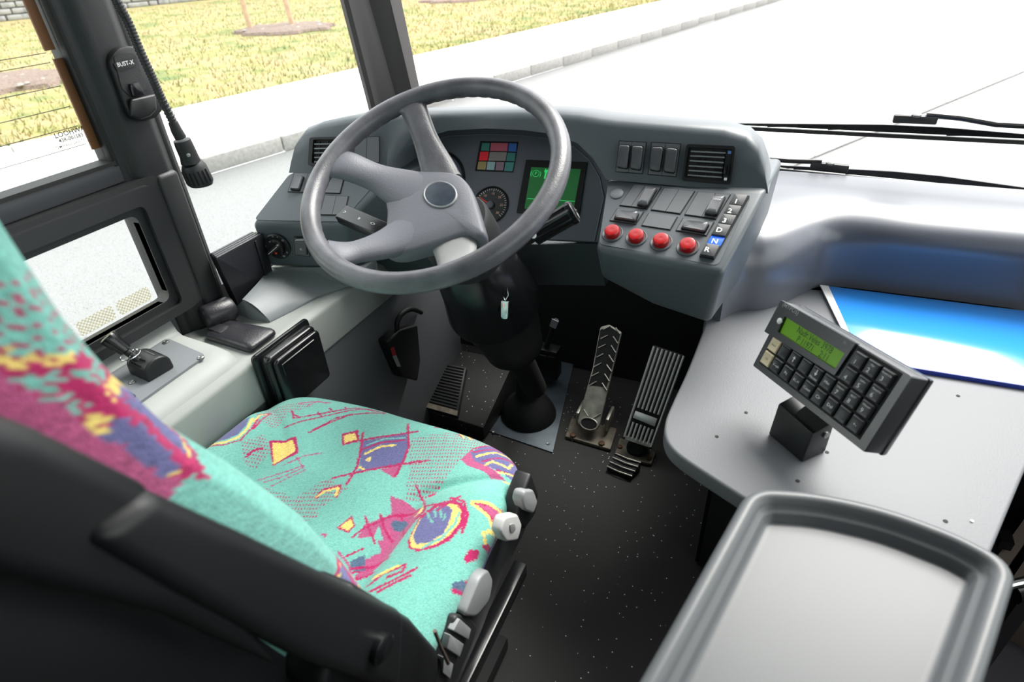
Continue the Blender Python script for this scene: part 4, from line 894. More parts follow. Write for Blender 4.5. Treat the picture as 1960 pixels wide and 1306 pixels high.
FB = frame((-1.04, .5, .6635), (1, 0, -.03), (0, 1, 0))
plt = plate(FB, cb([(990, 315), (1445, 515), (200, 1400), (-300, 1030)]), -.004, .0018, 'mounting_plate', M_DASHPLATE if False else mat('plate_grey', (122, 126, 130), .5, grain=.2), con, r=.012)
for q in ((970, 350), (1378, 530), (575, 820)):
    a = uv(FB, *cb([q])[0]); MB().lathe(FB @ Matrix.Translation((*a, .0018)), [(.007, 0), (.0065, .002), (.004, .003), (.002, .002)], 14).build('screw', M_SCREW, plt)
a = Vector((-1.137, .655, .69)); MB().lathe(frame(a, (0, 1, 0), (-.4, 0, 1)), [(.006, 0), (.005, .003), (.002, .0035)], 14).build('screw', M_BLACK, con)
for i in range(3):
    q = [(255 + 130 * i, 805 + 60 * i), (350 + 135 * i, 852 + 62 * i), (215 + 150 * i, 950 + 65 * i), (120 + 130 * i, 905 + 60 * i)]
    plate(FB, cb(q), .001, .005, 'console_switch', M_BLACK, plt, r=.002)
    q2 = [(270 + 130 * i, 820 + 60 * i), (330 + 135 * i, 850 + 62 * i), (222 + 150 * i, 925 + 65 * i), (150 + 130 * i, 895 + 60 * i)]
    plate(FB, cb(q2), .0045, .009, 'switch_cap', M_DASHPLATE, plt, r=.002)
# parking brake valve: half-round housing and lever knob
bx0 = [uv(FB, *q) for q in cb([(545, 720), (770, 825), (1070, 640), (840, 540)])]
cx_ = sum(p[0] for p in bx0) / 4; cy_ = sum(p[1] for p in bx0) / 4
u1 = Vector(bx0[1]) - Vector(bx0[0]); v1 = Vector(bx0[2]) - Vector(bx0[1])
Fh = frame(FB @ Vector((*bx0[0], .0015)), FB.to_3x3() @ Vector((u1.x, u1.y, 0)), FB.to_3x3() @ Vector((v1.x, v1.y, 0)))
wd_, ln_ = u1.length, v1.length; hh_ = .038
prof = [(0, 0)] + [(ln_ * (.5 - .5 * math.cos(math.pi * k / 12)), .008 + (hh_ - .008) * math.sin(math.pi * k / 12) ** .6) for k in range(13)] + [(ln_, 0)]
pb = MB().loft([[Fh @ Vector((x, y, h)) for y, h in prof] for x in (0, wd_)]).bevel(.004, 3, 40).build('brake_valve', M_BLACK, con, smooth=45)
for k_ in (3, 5, 8, 10):
    y, h = prof[k_]; y2, h2 = prof[k_ + 1]
    MB().loft([[Fh @ Vector((x, y, h + .0008)), Fh @ Vector((x, y2 * .4 + y * .6, h2 * .4 + h * .6 + .0012)), Fh @ Vector((x, y2 * .4 + y * .6, h2 * .4 + h * .6 - .003)), Fh @ Vector((x, y, h - .003))] for x in (wd_ * .22, wd_ * .78)]).build('slot_rib', M_BLACKGLOSS, pb)
base = Fh @ Vector((wd_ * .45, ln_ * .30, hh_ * .75)); tip = X(*cb([(272, 275)])[0], base.x - .035)
dv = (tip - base)
MB().tube([base, base + dv * .5], .0075, 12).build('lever_shaft', M_BLACK, pb)
MB().tube([base + dv * t for t in (.42, .45, .55, .8, .95, 1.0, 1.02)], [.008, .012, .0125, .0145, .0165, .0155, .010], 24).build('lever_knob', M_BLACKGLOSS, pb, smooth=50)
kr = thing('key_ring', base + dv * .3, 'steel key rings hooked round the parking brake lever', 'key ring')
dn_ = dv.normalized()
for off, rad, tl in ((.34, .018, .5), (.28, .014, -.6)):
    e1 = dn_.cross(Vector((0, 0, 1))).normalized(); e2 = (dn_.cross(e1) + dn_ * tl).normalized(); cc = base + dv * off - Vector((0, 0, .004))
    MB().tube([cc + e1 * (math.cos(2 * math.pi * i / 28) * rad) + e2 * (math.sin(2 * math.pi * i / 28) * rad) for i in range(28)], .0011, 7, loop=True).build('ring', M_CHROME, kr)
# pouch lying on the ledge
P_ = [Z(*q, LZ + .004) for q in c6([(40, 790), (190, 662), (605, 745), (400, 900)])]
FPo = frame(P_[0], P_[3] - P_[0], P_[1] - P_[0])
pouch = thing('leather_pouch', P_[0], 'flat black leather pouch with a tab lying on the ledge', 'pouch')
pp = roundpoly([(uv(FPo, *q)) for q in c6([(40, 785), (190, 660), (605, 742), (400, 895)])], .014, 5); pp = ccw(pp)
cxp = (sum(p[0] for p in pp) / len(pp), sum(p[1] for p in pp) / len(pp))
ff = lambda s, h: [FPo @ Vector((cxp[0] + (p[0] - cxp[0]) * s, cxp[1] + (p[1] - cxp[1]) * s, h)) for p in pp]
MB().loft([ff(.96, -.003), ff(1, .001), ff(.99, .007), ff(.94, .011), ff(.7, .0135), ff(.3, .014)]).build('pouch_body', M_LEATHER, pouch, smooth=60)
pt = roundpoly(ccw([uv(FPo, *q, .012) for q in c6([(70, 715), (155, 675), (240, 698), (165, 755)])]), .005)
MB().flat(FPo, pt, .010, .0155).bevel(.0015).build('tab', M_LEATHER, pouch)
# black bin on the inner side of the ledge
FI = frame((-.925, 0, 0), (0, 1, 0), (0, 0, 1))
bin_ = thing('waste_bin', (-.90, .75, .48), 'glossy black plastic box fixed to the side of the ledge', 'bin')
y0 = X(487, 697, -.92).y; y1 = X(585, 618, -.92).y; zt = LZ + .004; zb_ = .50
MB().flat(FI, roundpoly(rect(y0 - .004, zb_ - .006, y1 + .006, zt + .006), .012), .0005, .010).bevel(.003).build('back_plate', M_BLACKGLOSS, bin_)
MB().flat(FI, roundpoly(rect(y0 + .008, zb_ - .01, y1 - .004, zt - .002), .014), .009, .034).bevel(.006, 3).build('box_body', M_BLACKGLOSS, bin_)
MB().flat(FI, roundpoly(rect(y0 + .016, zb_, y1 - .006, zt - .010), .012), .034, .046).bevel(.005, 3).build('lid', M_BLACKGLOSS, bin_)
MB().tube([FI @ Vector((a, b, .0465)) for a, b in ((y0 + .03, zt - .05), (y0 + .03, zt - .024), (y1 - .03, zt - .024))], .0022, 8).build('lid_rib', M_BLACKGLOSS, bin_)
# padded roll at the foot of the pillar
a = X(392, 610, -1.105); b = X(446, 588, -1.085); d = (b - a).normalized()
ro = MB().tube([a - d * .004, a, a + d * .006, b - d * .008, b], [.018, .026, .028, .028, .024], 24).build('padded_roll', M_LEATHER, smooth=50); tag(ro, 'black padded roll at the foot of the window pillar', 'pad')
# grey duct cover
dk = thing('duct_cover', (-1.0, .9, LZ), 'grey wedge-shaped air duct cover under the left console', 'duct cover')
a = Z(518, 512, .692); b = Z(466, 574, .686); g_ = Z(700, 512, .692); m1 = Z(492, 543, .69)
d_ = Z(516, 614, .640); e_ = Z(560, 592, .640); e2 = Z(605, 568, .640); f_ = Z(662, 547, .640); f2 = Z(720, 530, .640); c_ = Z(449, 590, .650)
back = [b, m1, a, a.lerp(g_, .4), g_]; fro = [d_, e_, e2, f_, f2]
rows = [[p.lerp(q, t) + Vector((0, 0, .010 * math.sin(math.pi * t) * (1 if i < 3 else -.5))) for i, (p, q) in enumerate(zip(back, fro))] for t in (0, .2, .4, .6, .8, 1)]
bot = lambda R: [Vector((p.x, p.y, LZ + .0005)) for p in R]
bk2 = [p + Vector((-.004, .012 * min(i, 4), 0)) for i, p in enumerate(back)]
allr = [bot(bk2)] + [bk2] + rows + [bot(fro)]
MB().loft(list(zip(*allr)), cap=True).build('cover_shell', M_DUCT, dk, smooth=45)
MB().hexa([c_, d_, rows[3][0], b], [Vector((p.x, p.y, LZ)) for p in (c_, d_, rows[3][0], b)]).build('end_cap', M_DUCT, dk)
# wallet stood against the quarter window
bl, br = X(460, 560, -1.085), X(520, 520, -1.085); bl.z = br.z = LZ + .012
FW = frame(bl, br - bl, (0, 0, 1)); hW = uv(FW, 418, 492)[1]; wW = (br - bl).length
wal = thing('wallet', bl, 'thick black leather wallet stood by the quarter window', 'wallet')
top = uv(FW, 490, 455)[1]
for i, dz in enumerate((0, -.009, -.018, -.027)):
    MB().flat(FW, roundpoly([(-.012 + .003 * i, -.01), (wW, -.01), (wW + .01, max(top, hW)), (-.03 + .004 * i, hW)], .006), dz - .0075, dz).bevel(.002).build('leather_flap', M_LEATHER, wal)
MB().flat(FW, [(wW * .78, 0), (wW * .83, 0), (wW * .83, top * .96), (wW * .78, top * .96)], 0, .003).bevel(.001).build('strap', M_LEATHER, wal)

# ================================================================== PILLAR: belt-cutter style holder and gooseneck microphone
ch = crop(200, 80, 4.5045)
FH = frame((-1.121, 0, 0), (0, 1, 0), (0, 0, 1))
hold = thing('wall_holder', FH @ Vector((*uv(FH, 250, 160), 0)), 'black plastic holder with white lettering fixed to the window pillar', 'holder')
ol = [(0, 180), (10, 110), (60, 55), (130, 35), (210, 42), (262, 90), (285, 180), (340, 330), (440, 450), (450, 590), (395, 650), (300, 685), (190, 660), (140, 560), (80, 400)]
plate(FH, ch(ol), -.004, .014, 'holder_back', M_BLACK, hold, r=.006, bev=.004)
plate(FH, ch([(70, 130), (130, 95), (230, 95), (262, 120), (330, 340), (360, 400), (220, 480), (140, 400)]), .013, .0165, 'holder_panel', M_FRAME, hold, r=.004)
lbp = plate(FH, ch([(72, 190), (255, 130), (275, 205), (105, 250)]), .016, .0185, 'label_plate', M_BLACK, hold, r=.002)
a = uv(FH, *ch([(180, 188)])[0], .0185); lettering('BUST-X', FH, a[0], a[1], .0188, .0098, M_WHITE, lbp, bold=.012)
cup = [FH @ Vector((*uv(FH, *q), .0)) for q in ch([(215, 480), (440, 440), (452, 585), (398, 645), (300, 680), (205, 650)])]
cup2 = [FH @ Vector((*uv(FH, *q, .030), .030)) for q in ch([(225, 500), (440, 450), (450, 585), (398, 640), (305, 672), (228, 640)])]
MB().loft([cup, cup2]).bevel(.004, 3).build('cup', M_BLACK, hold)
tg = [uv(FH, *q, .018) for q in ch([(205, 365), (275, 345), (335, 460), (235, 475)])]
MB().flat(FH, roundpoly(ccw(tg), .003), .012, .024).bevel(.003, 2).build('tongue', M_BLACKGLOSS, hold)
mic = thing('microphone', X(370, 310, -1.06), 'black gooseneck microphone hanging beside the window pillar', 'microphone')
gn = spline([tuple(X(a, b, x)) for a, b, x in ((170, -140, -1.09), (216, -15, -1.08), (245, 42, -1.075), (267, 95, -1.068), (290, 145, -1.063), (308, 186, -1.061), (333, 237, -1.06))], 48)
MB().tube(gn, [.0078 if i % 6 < 3 else .0067 for i in range(len(gn))], 12).build('gooseneck', M_FRAME, mic, smooth=20)
pm = [X(a, b, -1.06) for a, b in ((331, 234), (338, 250), (346, 264), (348, 268), (353, 280), (362, 300), (366, 312), (371, 320), (384, 348), (386, 354))]
MB().tube(pm[:3], [.0085, .010, .0105], 18).build('connector', M_BLACK, mic)
MB().tube(pm[3:7], [.0155, .0165, .0170, .0185], 20).build('switch_body', M_BLACK, mic)
MB().tube([pm[6], pm[7], pm[8], pm[9]], [.0185, .0235, .0245, .021], 24).build('head', M_FRAME, mic)
dm = (pm[8] - pm[7]).normalized()
for i in range(9):
    an = -0.2 + i * .35; s1 = dm.cross(Vector((0, 0, 1))).normalized(); s2 = dm.cross(s1)
    o_ = s1 * math.cos(an) + s2 * math.sin(an)
    MB().tube([pm[7] + o_ * .0238 + dm * .003, pm[8] + o_ * .0246 - dm * .002], .0014, 6).build('grille_rib', M_BLACKGLOSS, mic)
vw = (CAM - pm[5]).normalized(); vw = (vw - dm * vw.dot(dm)).normalized()
fb_ = frame(pm[4].lerp(pm[5], .6) + vw * .0165, dm.cross(vw), dm * -1)
if fb_.col[2].xyz.dot(vw) < 0: fb_ = frame(fb_.translation, dm.cross(vw) * -1, dm * -1)
MB().lathe(fb_, [(.0034, -.002), (.0034, .001), (.0024, .0018)], 14).build('button', M_GREYKEY, mic)
# ================================================================== RIGHT SIDE: cowl, desk, terminal, folder, tray
DZ = .60
cw = thing('windscreen_cowl', (.4, 1.5, DZ), 'grey cowl shelf sweeping from the dashboard under the windscreen', 'cowl')
cv = spline([(-.075, 1.20), (-.046, 1.254), (0.0, 1.278), (.037, 1.312), (.078, 1.375), (.112, 1.425), (.165, 1.447), (.26, 1.452), (.6, 1.46), (1.25, 1.44)], 6)
prof_a = [(0, DZ + .0005), (0, .63), (0, .66), (.001, .688), (.005, .710), (.013, .730), (.026, .748), (.046, .762), (.072, .772), (.11, .779), (.17, .783), (.30, .784)]
prof_b = [(0, DZ + .0005), (0, .63), (-.002, .66), (-.010, .69), (-.018, .712), (-.022, .730), (-.018, .746), (-.006, .760), (.016, .772), (.05, .780), (.10, .783), (.30, .784)]
rings = []
for i, p in enumerate(cv):
    a = Vector(cv[max(i - 1, 0)]); b = Vector(cv[min(i + 1, len(cv) - 1)]); t = (b - a).normalized(); nb = Vector((-t.y, t.x))
    k = min(1, max(0, (p[0] - .02) / .26)); k = k * k * (3 - 2 * k)
    ring = [Vector((p[0] + nb.x * (da * (1 - k) + db * k), min(1.70, p[1] + nb.y * (da * (1 - k) + db * k)), za * (1 - k) + zb2 * k)) for (da, za), (db, zb2) in zip(prof_a, prof_b)]
    rings.append(ring + [Vector((ring[-1].x, ring[-1].y, DZ + .0005))])
MB().loft(rings).build('cowl_shell', M_COWL, cw, smooth=60)
desk = thing('side_desk', (.2, 1.0, .3), 'light grey laminate desk to the right of the driver', 'desk')
dp = [(-.05, 1.40), (-.104, 1.22), (-.103, 1.16), (-.107, 1.0), (-.113, .90), (-.115, .835), (-.105, .79), (-.08, .76), (-.03, .732), (.029, .703), (.12, .655), (.22, .60), (.30, .60), (.35, .731), (.418, .907), (.52, 1.17), (.66, 1.48)]
dps = spline([(*p,) for p in dp[:10]], 5)[:-1] + dp[9:]
MB().prism([(x, y, DZ - .032) for x, y in dps], (0, 0, .032)).bevel(.005, 3, 40).build('desk_top', M_DESK, desk, smooth=50)
MB().prism([(x, y, DZ - .05) for x, y in [(-.02, 1.40), (-.055, 1.1), (-.06, .88), (-.03, .79), (.1, .72), (.28, .64), (.36, .80), (.6, 1.40)]], (0, 0, .02)).build('desk_underframe', M_BLACKMAT, desk)
MB().prism([(x, y, 0.0) for x, y in [(.0, 1.60), (-.02, 1.02), (.03, 1.0), (.29, .9), (.30, 1.60)]], (0, 0, DZ - .04)).build('desk_cabinet', M_BLACKMAT, desk)
MB().box((-.023, 1.035, .28), (.012, .012, .56)).build('cabinet_edge', M_BLACKGLOSS, desk)
for a, b in [(1428, 790), (1372, 836), (1527, 921), (1834, 758), (1810, 998), (1583, 866)]:
    p = Z(a, b, DZ + .0003)
    MB().lathe(frame(p, (1, 0, 0), (0, 1, 0)), [(.0032, -.001), (.0032, .0004)], 12).build('screw_hole', M_BLACKMAT, desk)
p = Z(1860, 999, DZ); MB().lathe(frame(p, (1, 0, 0), (0, 1, 0)), [(.0025, 0), (.002, .002)], 10).build('white_pin', M_WHITE, desk)
# --- ticket terminal
ct = crop(1400, 520, 3.4375)
FT = frame(CAM + ray(1590, 715) * 1.0, (.672, -.738, .057), (.244, .336, .909))
tm = thing('ticket_terminal', (.1, .85, DZ), 'dark grey ticket terminal with green display and keypad on the desk', 'terminal')
body = [(352, 195), (1195, 690), (875, 1195), (135, 618)]
pq = ccw(quad(FT, ct(body), 0)); pq = roundpoly(pq, .003)
fz = lambda P, h, s=1.0: [FT @ Vector((x * s, y * s, h)) for x, y in P]
case = MB().loft([fz(pq, -.052, .96), fz(pq, -.046, 1.0), fz(pq, -.04, 1.012), fz(pq, -.036, 1.012), fz(pq, -.035, .995), fz(pq, -.002, .995), fz(pq, 0, .985)]).build('case', M_TERM, tm)
lcdp = [(352, 195), (845, 478), (705, 690), (243, 400)]
bz = ringplate(FT, ct(lcdp), ct([(376, 300), (772, 545), (708, 648), (330, 402)]), -.004, .0055, 'display_bezel', M_TERM, tm)
plate(FT, ct([(374, 298), (776, 545), (710, 652), (326, 402)]), -.001, .001, 'display_glass', M_LCD, bz)
F1 = frame(FT @ Vector((*uv(FT, *ct([(350, 330)])[0]), .0014)), FT.col[0].xyz, FT.col[1].xyz)
def tl(q, h): return uv(FT, *ct([q])[0], h)
a = tl((545, 455), .001)
lettering('Nadr.Veles 3978', FT, a[0] - .0, a[1] + .001, .0014, .015, M_LCDTEXT, bz, sx=.72)
a = tl((520, 515), .001); lettering('P 11971    2:11', FT, a[0] + .002, a[1] + .003, .0014, .015, M_LCDTEXT, bz, sx=.72)
a = tl((317, 325), .0055); MB().lathe(FT @ Matrix.Translation((*a, .004)), [(.0052, 0), (.005, .002), (.003, .003)], 18).build('signal_lamp', M_WHITE, tm)
a = tl((390, 245), .0055); lettering('(MYPOS)', FT, a[0], a[1], .0058, .0095, M_GREYKEY, bz, bold=.01)
a = tl((748, 470), .0055); lettering('IR:', FT, a[0], a[1], .0058, .006, M_GREYKEY, bz)
B0, B8 = Vector(tl((240, 575), .002)), Vector(tl((822, 1008), .002)); A0, A8 = Vector(tl((290, 478), .002)), Vector(tl((885, 918), .002))
st_u = (B8 - B0) / 8; up = ((A0 - B0) + (A8 - B8)) / 2
kw, kh = st_u.length * .90, up.length * .88
plate(FT, [tuple(B0 - st_u * .58 - up * .58), tuple(B8 + st_u * .62 - up * .58), tuple(B8 + st_u * .62 + up * 3.62), tuple(B0 + st_u * 5.45 + up * 3.62), tuple(B0 + st_u * 5.45 + up * 1.55), tuple(B0 - st_u * .58 + up * 1.55)], -.0005, .0006, 'keypad_well', M_BLACKMAT, tm, px=False)
ea = math.atan2(st_u.y, st_u.x)
def kmesh(m):
    k = MB(); I = Matrix.Identity(4); p = roundpoly(rect(-kw / 2, -kh / 2, kw / 2, kh / 2), .0015, 3); q = roundpoly(rect(-kw * .42, -kh * .42, kw * .42, kh * .42), .0015, 3); q2 = roundpoly(rect(-kw * .3, -kh * .3, kw * .3, kh * .3), .0015, 3)
    e = lambda P, h: [Vector((x, y, h)) for x, y in P]
    k.loft([e(p, 0), e(p, .0035), e(q, .0052), e(q2, .0044)]); o = k.build('key', m, origin=(0, 0, 0)); me = o.data; bpy.data.objects.remove(o); return me
kd, kl_ = kmesh(M_KEY), kmesh(M_KEYLIGHT)
rowsK = [(0, ['', 'V-vyb', 'Pc', 'KL.H', 'C.zast', 'Clr', 'Del', '', '+-'], 0), (1, ['', '', '^', '', 'Minutes', 'Hlas', '7', '8', '9'], 0), (2, ['4', '5', '6'], 6), (3, ['1', '2', '3'], 6)]
for r_i, labs, c0 in rowsK:
    for j, s_ in enumerate(labs):
        cc = B0 + st_u * (c0 + j) + up * r_i; mw = FT @ Matrix.Translation((cc.x, cc.y, .0004)) @ Matrix.Rotation(ea, 4, 'Z')
        light = (c0 + j == 0)
        o = put(kl_ if light else kd, 'key', tm, mw)
        if s_.isdigit():
            lettering(s_, FT, cc.x - kw * .12, cc.y - kh * .16, .0056, .0095, M_WHITE, o)
            if s_ not in '14': lettering({'2': 'Opr', '3': 'Kontrola', '5': 'Linka', '6': 'Porucha', '7': 'Hlaseni', '8': 'REST', '9': 'Hlaseni'}[s_], FT, cc.x, cc.y + kh * .24, .0056, .0042, M_WHITE, o)
        elif s_ == '^':
            MB().flat(FT @ Matrix.Translation((cc.x, cc.y, 0)), [(-.0006, -.005), (.0006, -.005), (.0006, .001), (.0026, .001), (0, .005), (-.0026, .001), (-.0006, .001)], .0048, .0056).build('arrow', M_WHITE, o)
        elif s_ == 'Minutes':
            MB().flat(FT @ Matrix.Translation((cc.x, cc.y + .003, 0)), [(-.0006, .005), (-.0006, -.001), (-.0026, -.001), (0, -.005), (.0026, -.001), (.0006, -.001), (.0006, .005)], .0048, .0056).build('arrow', M_WHITE, o)
            lettering(s_, FT, cc.x, cc.y - kh * .28, .0056, .0048, M_WHITE, o)
        elif s_: lettering(s_, FT, cc.x, cc.y, .0056, .0058 if len(s_) > 3 else .007, M_WHITE, o)
        elif light: lettering('Start' if r_i else 'Cil', FT, cc.x, cc.y, .0056, .005, M_TERM, o)
# stand of the terminal
pb0, pb1, pb2 = Vector((.053, .859)), Vector((.108, .808)), Vector((.142, .849)); pb3 = pb0 + pb2 - pb1
tall = [Vector((p.x, p.y, DZ + h)) for p, h in ((pb0 + (pb3 - pb0) * .12, .066), (pb1 + (pb2 - pb1) * .12, .060), (pb2, .066), (pb3, .072))]
sd_ = MB().loft([[Vector((p.x, p.y, DZ + .0008)) for p in (pb0, pb1, pb2, pb3)], tall]).bevel(.003).build('stand', M_BLACK, tm)
tc = FT @ Vector((uv(FT, 1550, 790)[0], uv(FT, 1550, 790)[1] + .01, -.03))
cb_ = sum(tall, Vector()) / 4
nk = [vlerp(cb_, p, .62) for p in tall]
MB().loft([[p + Vector((0, 0, -.03)) for p in nk], [p + (tc - cb_) for p in nk]]).bevel(.003).build('stand_neck', M_BLACKMAT, tm)
p = (tall[1] + tall[2]) / 2; p = Vector((.132, .836, DZ + .046)); dx_ = Vector((pb2.x - pb1.x, pb2.y - pb1.y, 0)).normalized(); nx_ = Vector((dx_.y, -dx_.x, 0))
MB().lathe(frame(p, dx_, (0, 0, 1)), [(.006, -.006), (.006, .003), (.003, .004)], 14).build('clamp_screw', M_SCREW, tm)
# --- blue folder
fd = thing('folder', (.35, 1.28, DZ), 'glossy blue plastic folder lying on the desk', 'folder')
fp = [(.120, 1.425), (.192, 1.135), (.63, 1.15), (.60, 1.44)]
MB().prism([(x, y, DZ + .0005) for x, y in [(.124, 1.423), (.195, 1.138), (.503, 1.149), (.518, 1.436)]], (0, 0, .006)).build('paper_stack', M_PAPER, fd)
MB().prism([(x, y, DZ + .0066) for x, y in [(.138, 1.427), (.20, 1.134), (.505, 1.146), (.52, 1.439)]], (0, 0, .0022)).bevel(.0006).build('cover', M_FOLDER, fd)
MB().prism([(x, y, DZ + .0066) for x, y in [(.119, 1.426), (.190, 1.133), (.199, 1.134), (.137, 1.427)]], (0, 0, .0026)).build('spine_strip', M_PAPER, fd)
MB().prism([(x, y, DZ + .0004) for x, y in [(.195, 1.131), (.505, 1.142), (.505, 1.1455), (.195, 1.1345)]], (0, 0, .009)).build('edge_fold', M_FOLDEREDGE, fd)
# --- cash tray in front
def inset(P, d):
    n = len(P); out = []
    for i in range(n):
        a, p, b = Vector(P[i - 1]), Vector(P[i]), Vector(P[(i + 1) % n]); t = ((p - a).normalized() + (b - p).normalized()).normalized(); q = Vector((-t.y, t.x))
        c = max(.35, abs((p - a).normalized().dot(t))); out.append(p + q * d / c)
    return out
TZ = .78
tp = [(-.105, .0), (.085, .0), (.232, .391), (.283, .535), (.238, .5585), (.17, .5715), (.097, .567), (.028, .546), (-.034, .28)]
tr_r = [.02, .02, .1, .026, .03, .04, .04, .026, .1]
ly = lambda d, z: [Vector((p[0], p[1], z)) for p in roundpoly([tuple(q) for q in inset(tp, d)], [max(.006, r_ - d * .6) for r_ in tr_r], 6)]
tr = thing('cash_tray', (.1, .3, 0), 'large grey plastic tray with raised rim in the near right foreground', 'tray')
MB().loft([ly(.012, TZ - .05), ly(.0, TZ - .03), ly(-.001, TZ - .008), ly(.003, TZ - .001), ly(.009, TZ + .0005), ly(.014, TZ - .002), ly(.0175, TZ - .009), ly(.020, TZ - .0125), ly(.0235, TZ - .0135), ly(.026, TZ - .016), ly(.028, TZ - .0235), ly(.032, TZ - .026), ly(.037, TZ - .026), [p_.lerp(Vector((.10, .30, TZ - .026)), .6) for p_ in ly(.032, TZ - .026)], [p_.lerp(Vector((.10, .30, TZ - .026)), .97) for p_ in ly(.032, TZ - .026)]]).build('tray_shell', M_TRAY, tr, smooth=60)
MB().box((.10, .26, .37), (.10, .30, .74)).build('tray_pedestal', M_BLACKMAT, tr)
# --- wipers outside the windscreen
def wiper(name, pts, mount, label, yw):
    t = thing(name, Y(*mount, yw), label, 'wiper', 'windscreen wipers')
    a, b = Y(*pts[0], yw), Y(*pts[1], yw); d = (b - a).normalized(); L_ = (b - a).length
    up_ = Vector((0, 0, 1))
    MB().loft([[a + d * s + up_ * z + Vector((0, y_, 0)) for y_, z in ((-.004, -.005), (.004, -.005), (.004, .004), (-.004, .004))] for s in (0, L_)]).build('blade', M_RUBBER, t)
    MB().loft([[a + d * s + up_ * (z * hh + .008) + Vector((0, y_, 0)) for y_, z in ((-.003, 0), (.003, 0), (.003, 1), (-.003, 1))] for s, hh in ((.02, .004), (L_ * .45, .017), (L_ * .6, .017), (L_ - .02, .004))]).build('blade_spine', M_BLACKGLOSS, t)
    c = Y(*mount, yw - .012)
    br_ = MB().loft([[c + d * s + up_ * z + Vector((0, y_, 0)) for y_, z in ((-.008, -.012), (.008, -.012), (.008, .006), (-.008, .006))] for s in (-.045, .045)]).bevel(.003).build('bracket', M_FRAME, t)
    MB().lathe(frame(c + Vector((0, -.004, .006)), d, (0, 1, .2)), [(.010, 0), (.010, .004), (.006, .007), (.002, .0075)], 16).build('bolt', M_SCREW, br_)
    for f0, f1 in ((.12, .36), (.3, .45), (.62, .82)):
        MB().tube([a + d * (L_ * f0) + up_ * .008, a + d * (L_ * (f0 + f1) / 2) + up_ * .013, a + d * (L_ * f1) + up_ * .010], .0028, 8).build('yoke', M_BLACKGLOSS, t)
    return t, a, d, L_, c
t, a, d, L_, c = wiper('windscreen_wiper', ((1395, 244), (2120, 280)), (1752, 226), 'upper black windscreen wiper blade reaching to the right edge', 1.735)
MB().tube([c + Vector((.02, 0, .008)), c + Vector((.09, 0, .004)), c + Vector((.16, 0, -.006)), c + Vector((.40, .0, -.008))], .006, 8).build('arm', M_BLACKGLOSS, t)
t, a, d, L_, c = wiper('windscreen_wiper', ((1455, 322), (2060, 382)), (1588, 317), 'lower black windscreen wiper just above the cowl', 1.745)
MB().tube([c + Vector((-.02, 0, .008)), c + Vector((-.10, 0, .004)), c + Vector((-.25, .0, .006))], .006, 8).build('arm', M_BLACKGLOSS, t)

# ================================================================== PEDALS
def slab(p0, p1, p2, p3, th, name, m, parent, bev=.002):
    n = (p1 - p0).cross(p3 - p0).normalized()
    if n.z < 0: n = -n
    return MB().loft([[p - n * th for p in (p0, p1, p2, p3)], [p0, p1, p2, p3]]).bevel(bev).build(name, m, parent)
cpd = crop(1060, 600, 3.957)
def pedplane(h0, h1): return frame(h0, (1, 0, 0), h1 - h0)
# brake treadle
br = thing('brake_pedal', (-.41, 1.36, 0), 'worn steel brake pedal with chevron tread and toe hole', 'pedal')
b0 = Z(*cpd([(265, 880)])[0], .045); b1 = Y(*cpd([(440, 100)])[0], 1.60)
FBp = frame(b0, (1, -.03, 0), b1 - b0)
ptl = [(185, 835), (195, 790), (300, 420), (358, 110), (425, 92), (520, 150), (455, 420), (350, 850), (330, 885), (235, 880)]
plate(FBp, cpd(ptl), -.012, 0, 'treadle', M_STEEL, br, r=.006, bev=.002)
plate(FBp, cpd([(352, 125), (425, 100), (505, 155), (440, 420), (400, 560), (262, 545), (300, 430)]), -.0005, .0012, 'rubber_pad', M_BLACKMAT, br, r=.004)
for L_ in ([(375, 125), (428, 98)], [(355, 195), (410, 168)], [(340, 263), (395, 238)], [(325, 335), (378, 308)], [(305, 408), (362, 378)], [(288, 478), (342, 450)], [(270, 548), (325, 518)],
           [(470, 110), (502, 158)], [(450, 178), (485, 228)], [(435, 245), (468, 298)], [(418, 318), (452, 372)], [(400, 390), (437, 442)], [(385, 460), (420, 515)], [(367, 530), (402, 585)], [(228, 730), (260, 780)], [(355, 762), (300, 795)]):
    MB().tube([FBp @ Vector((*uv(FBp, *q), .002)) for q in cpd(L_)], .0022, 8).build('tread_rib', M_STEEL, br)
hc = Vector(uv(FBp, *cpd([(265, 838)])[0])); hr_ = abs(uv(FBp, *cpd([(335, 838)])[0])[0] - hc.x)
MB().tube([FBp @ Vector((hc.x + math.cos(2 * math.pi * i / 24) * hr_, hc.y + math.sin(2 * math.pi * i / 24) * .018, .001)) for i in range(24)], .0024, 8, loop=True).build('toe_hole_rim', M_STEEL, br)
MB().flat(FBp, [(hc.x + math.cos(2 * math.pi * i / 24) * hr_, hc.y + math.sin(2 * math.pi * i / 24) * .018) for i in range(24)], -.002, .0008).build('toe_hole', M_BLACKMAT, br)
bp0 = [Z(*q, .012) for q in cpd([(85, 930), (135, 790), (480, 870), (430, 1030)])]
MB().loft([[p + Vector((0, 0, -.012)) for p in bp0], bp0]).bevel(.003).build('base_plate', mat('dirty_cast_metal', (120, 112, 100), .6, metal=.4, vary=.4, vscale=40), br)
for q in ((145, 928), (362, 990)):
    MB().lathe(frame(Z(*cpd([q])[0], .012), (1, 0, 0), (0, 1, 0)), [(.010, 0), (.010, .006), (.006, .007)], 6).build('bolt', mat('rusty_bolt', (92, 66, 48), .6, metal=.5), br)
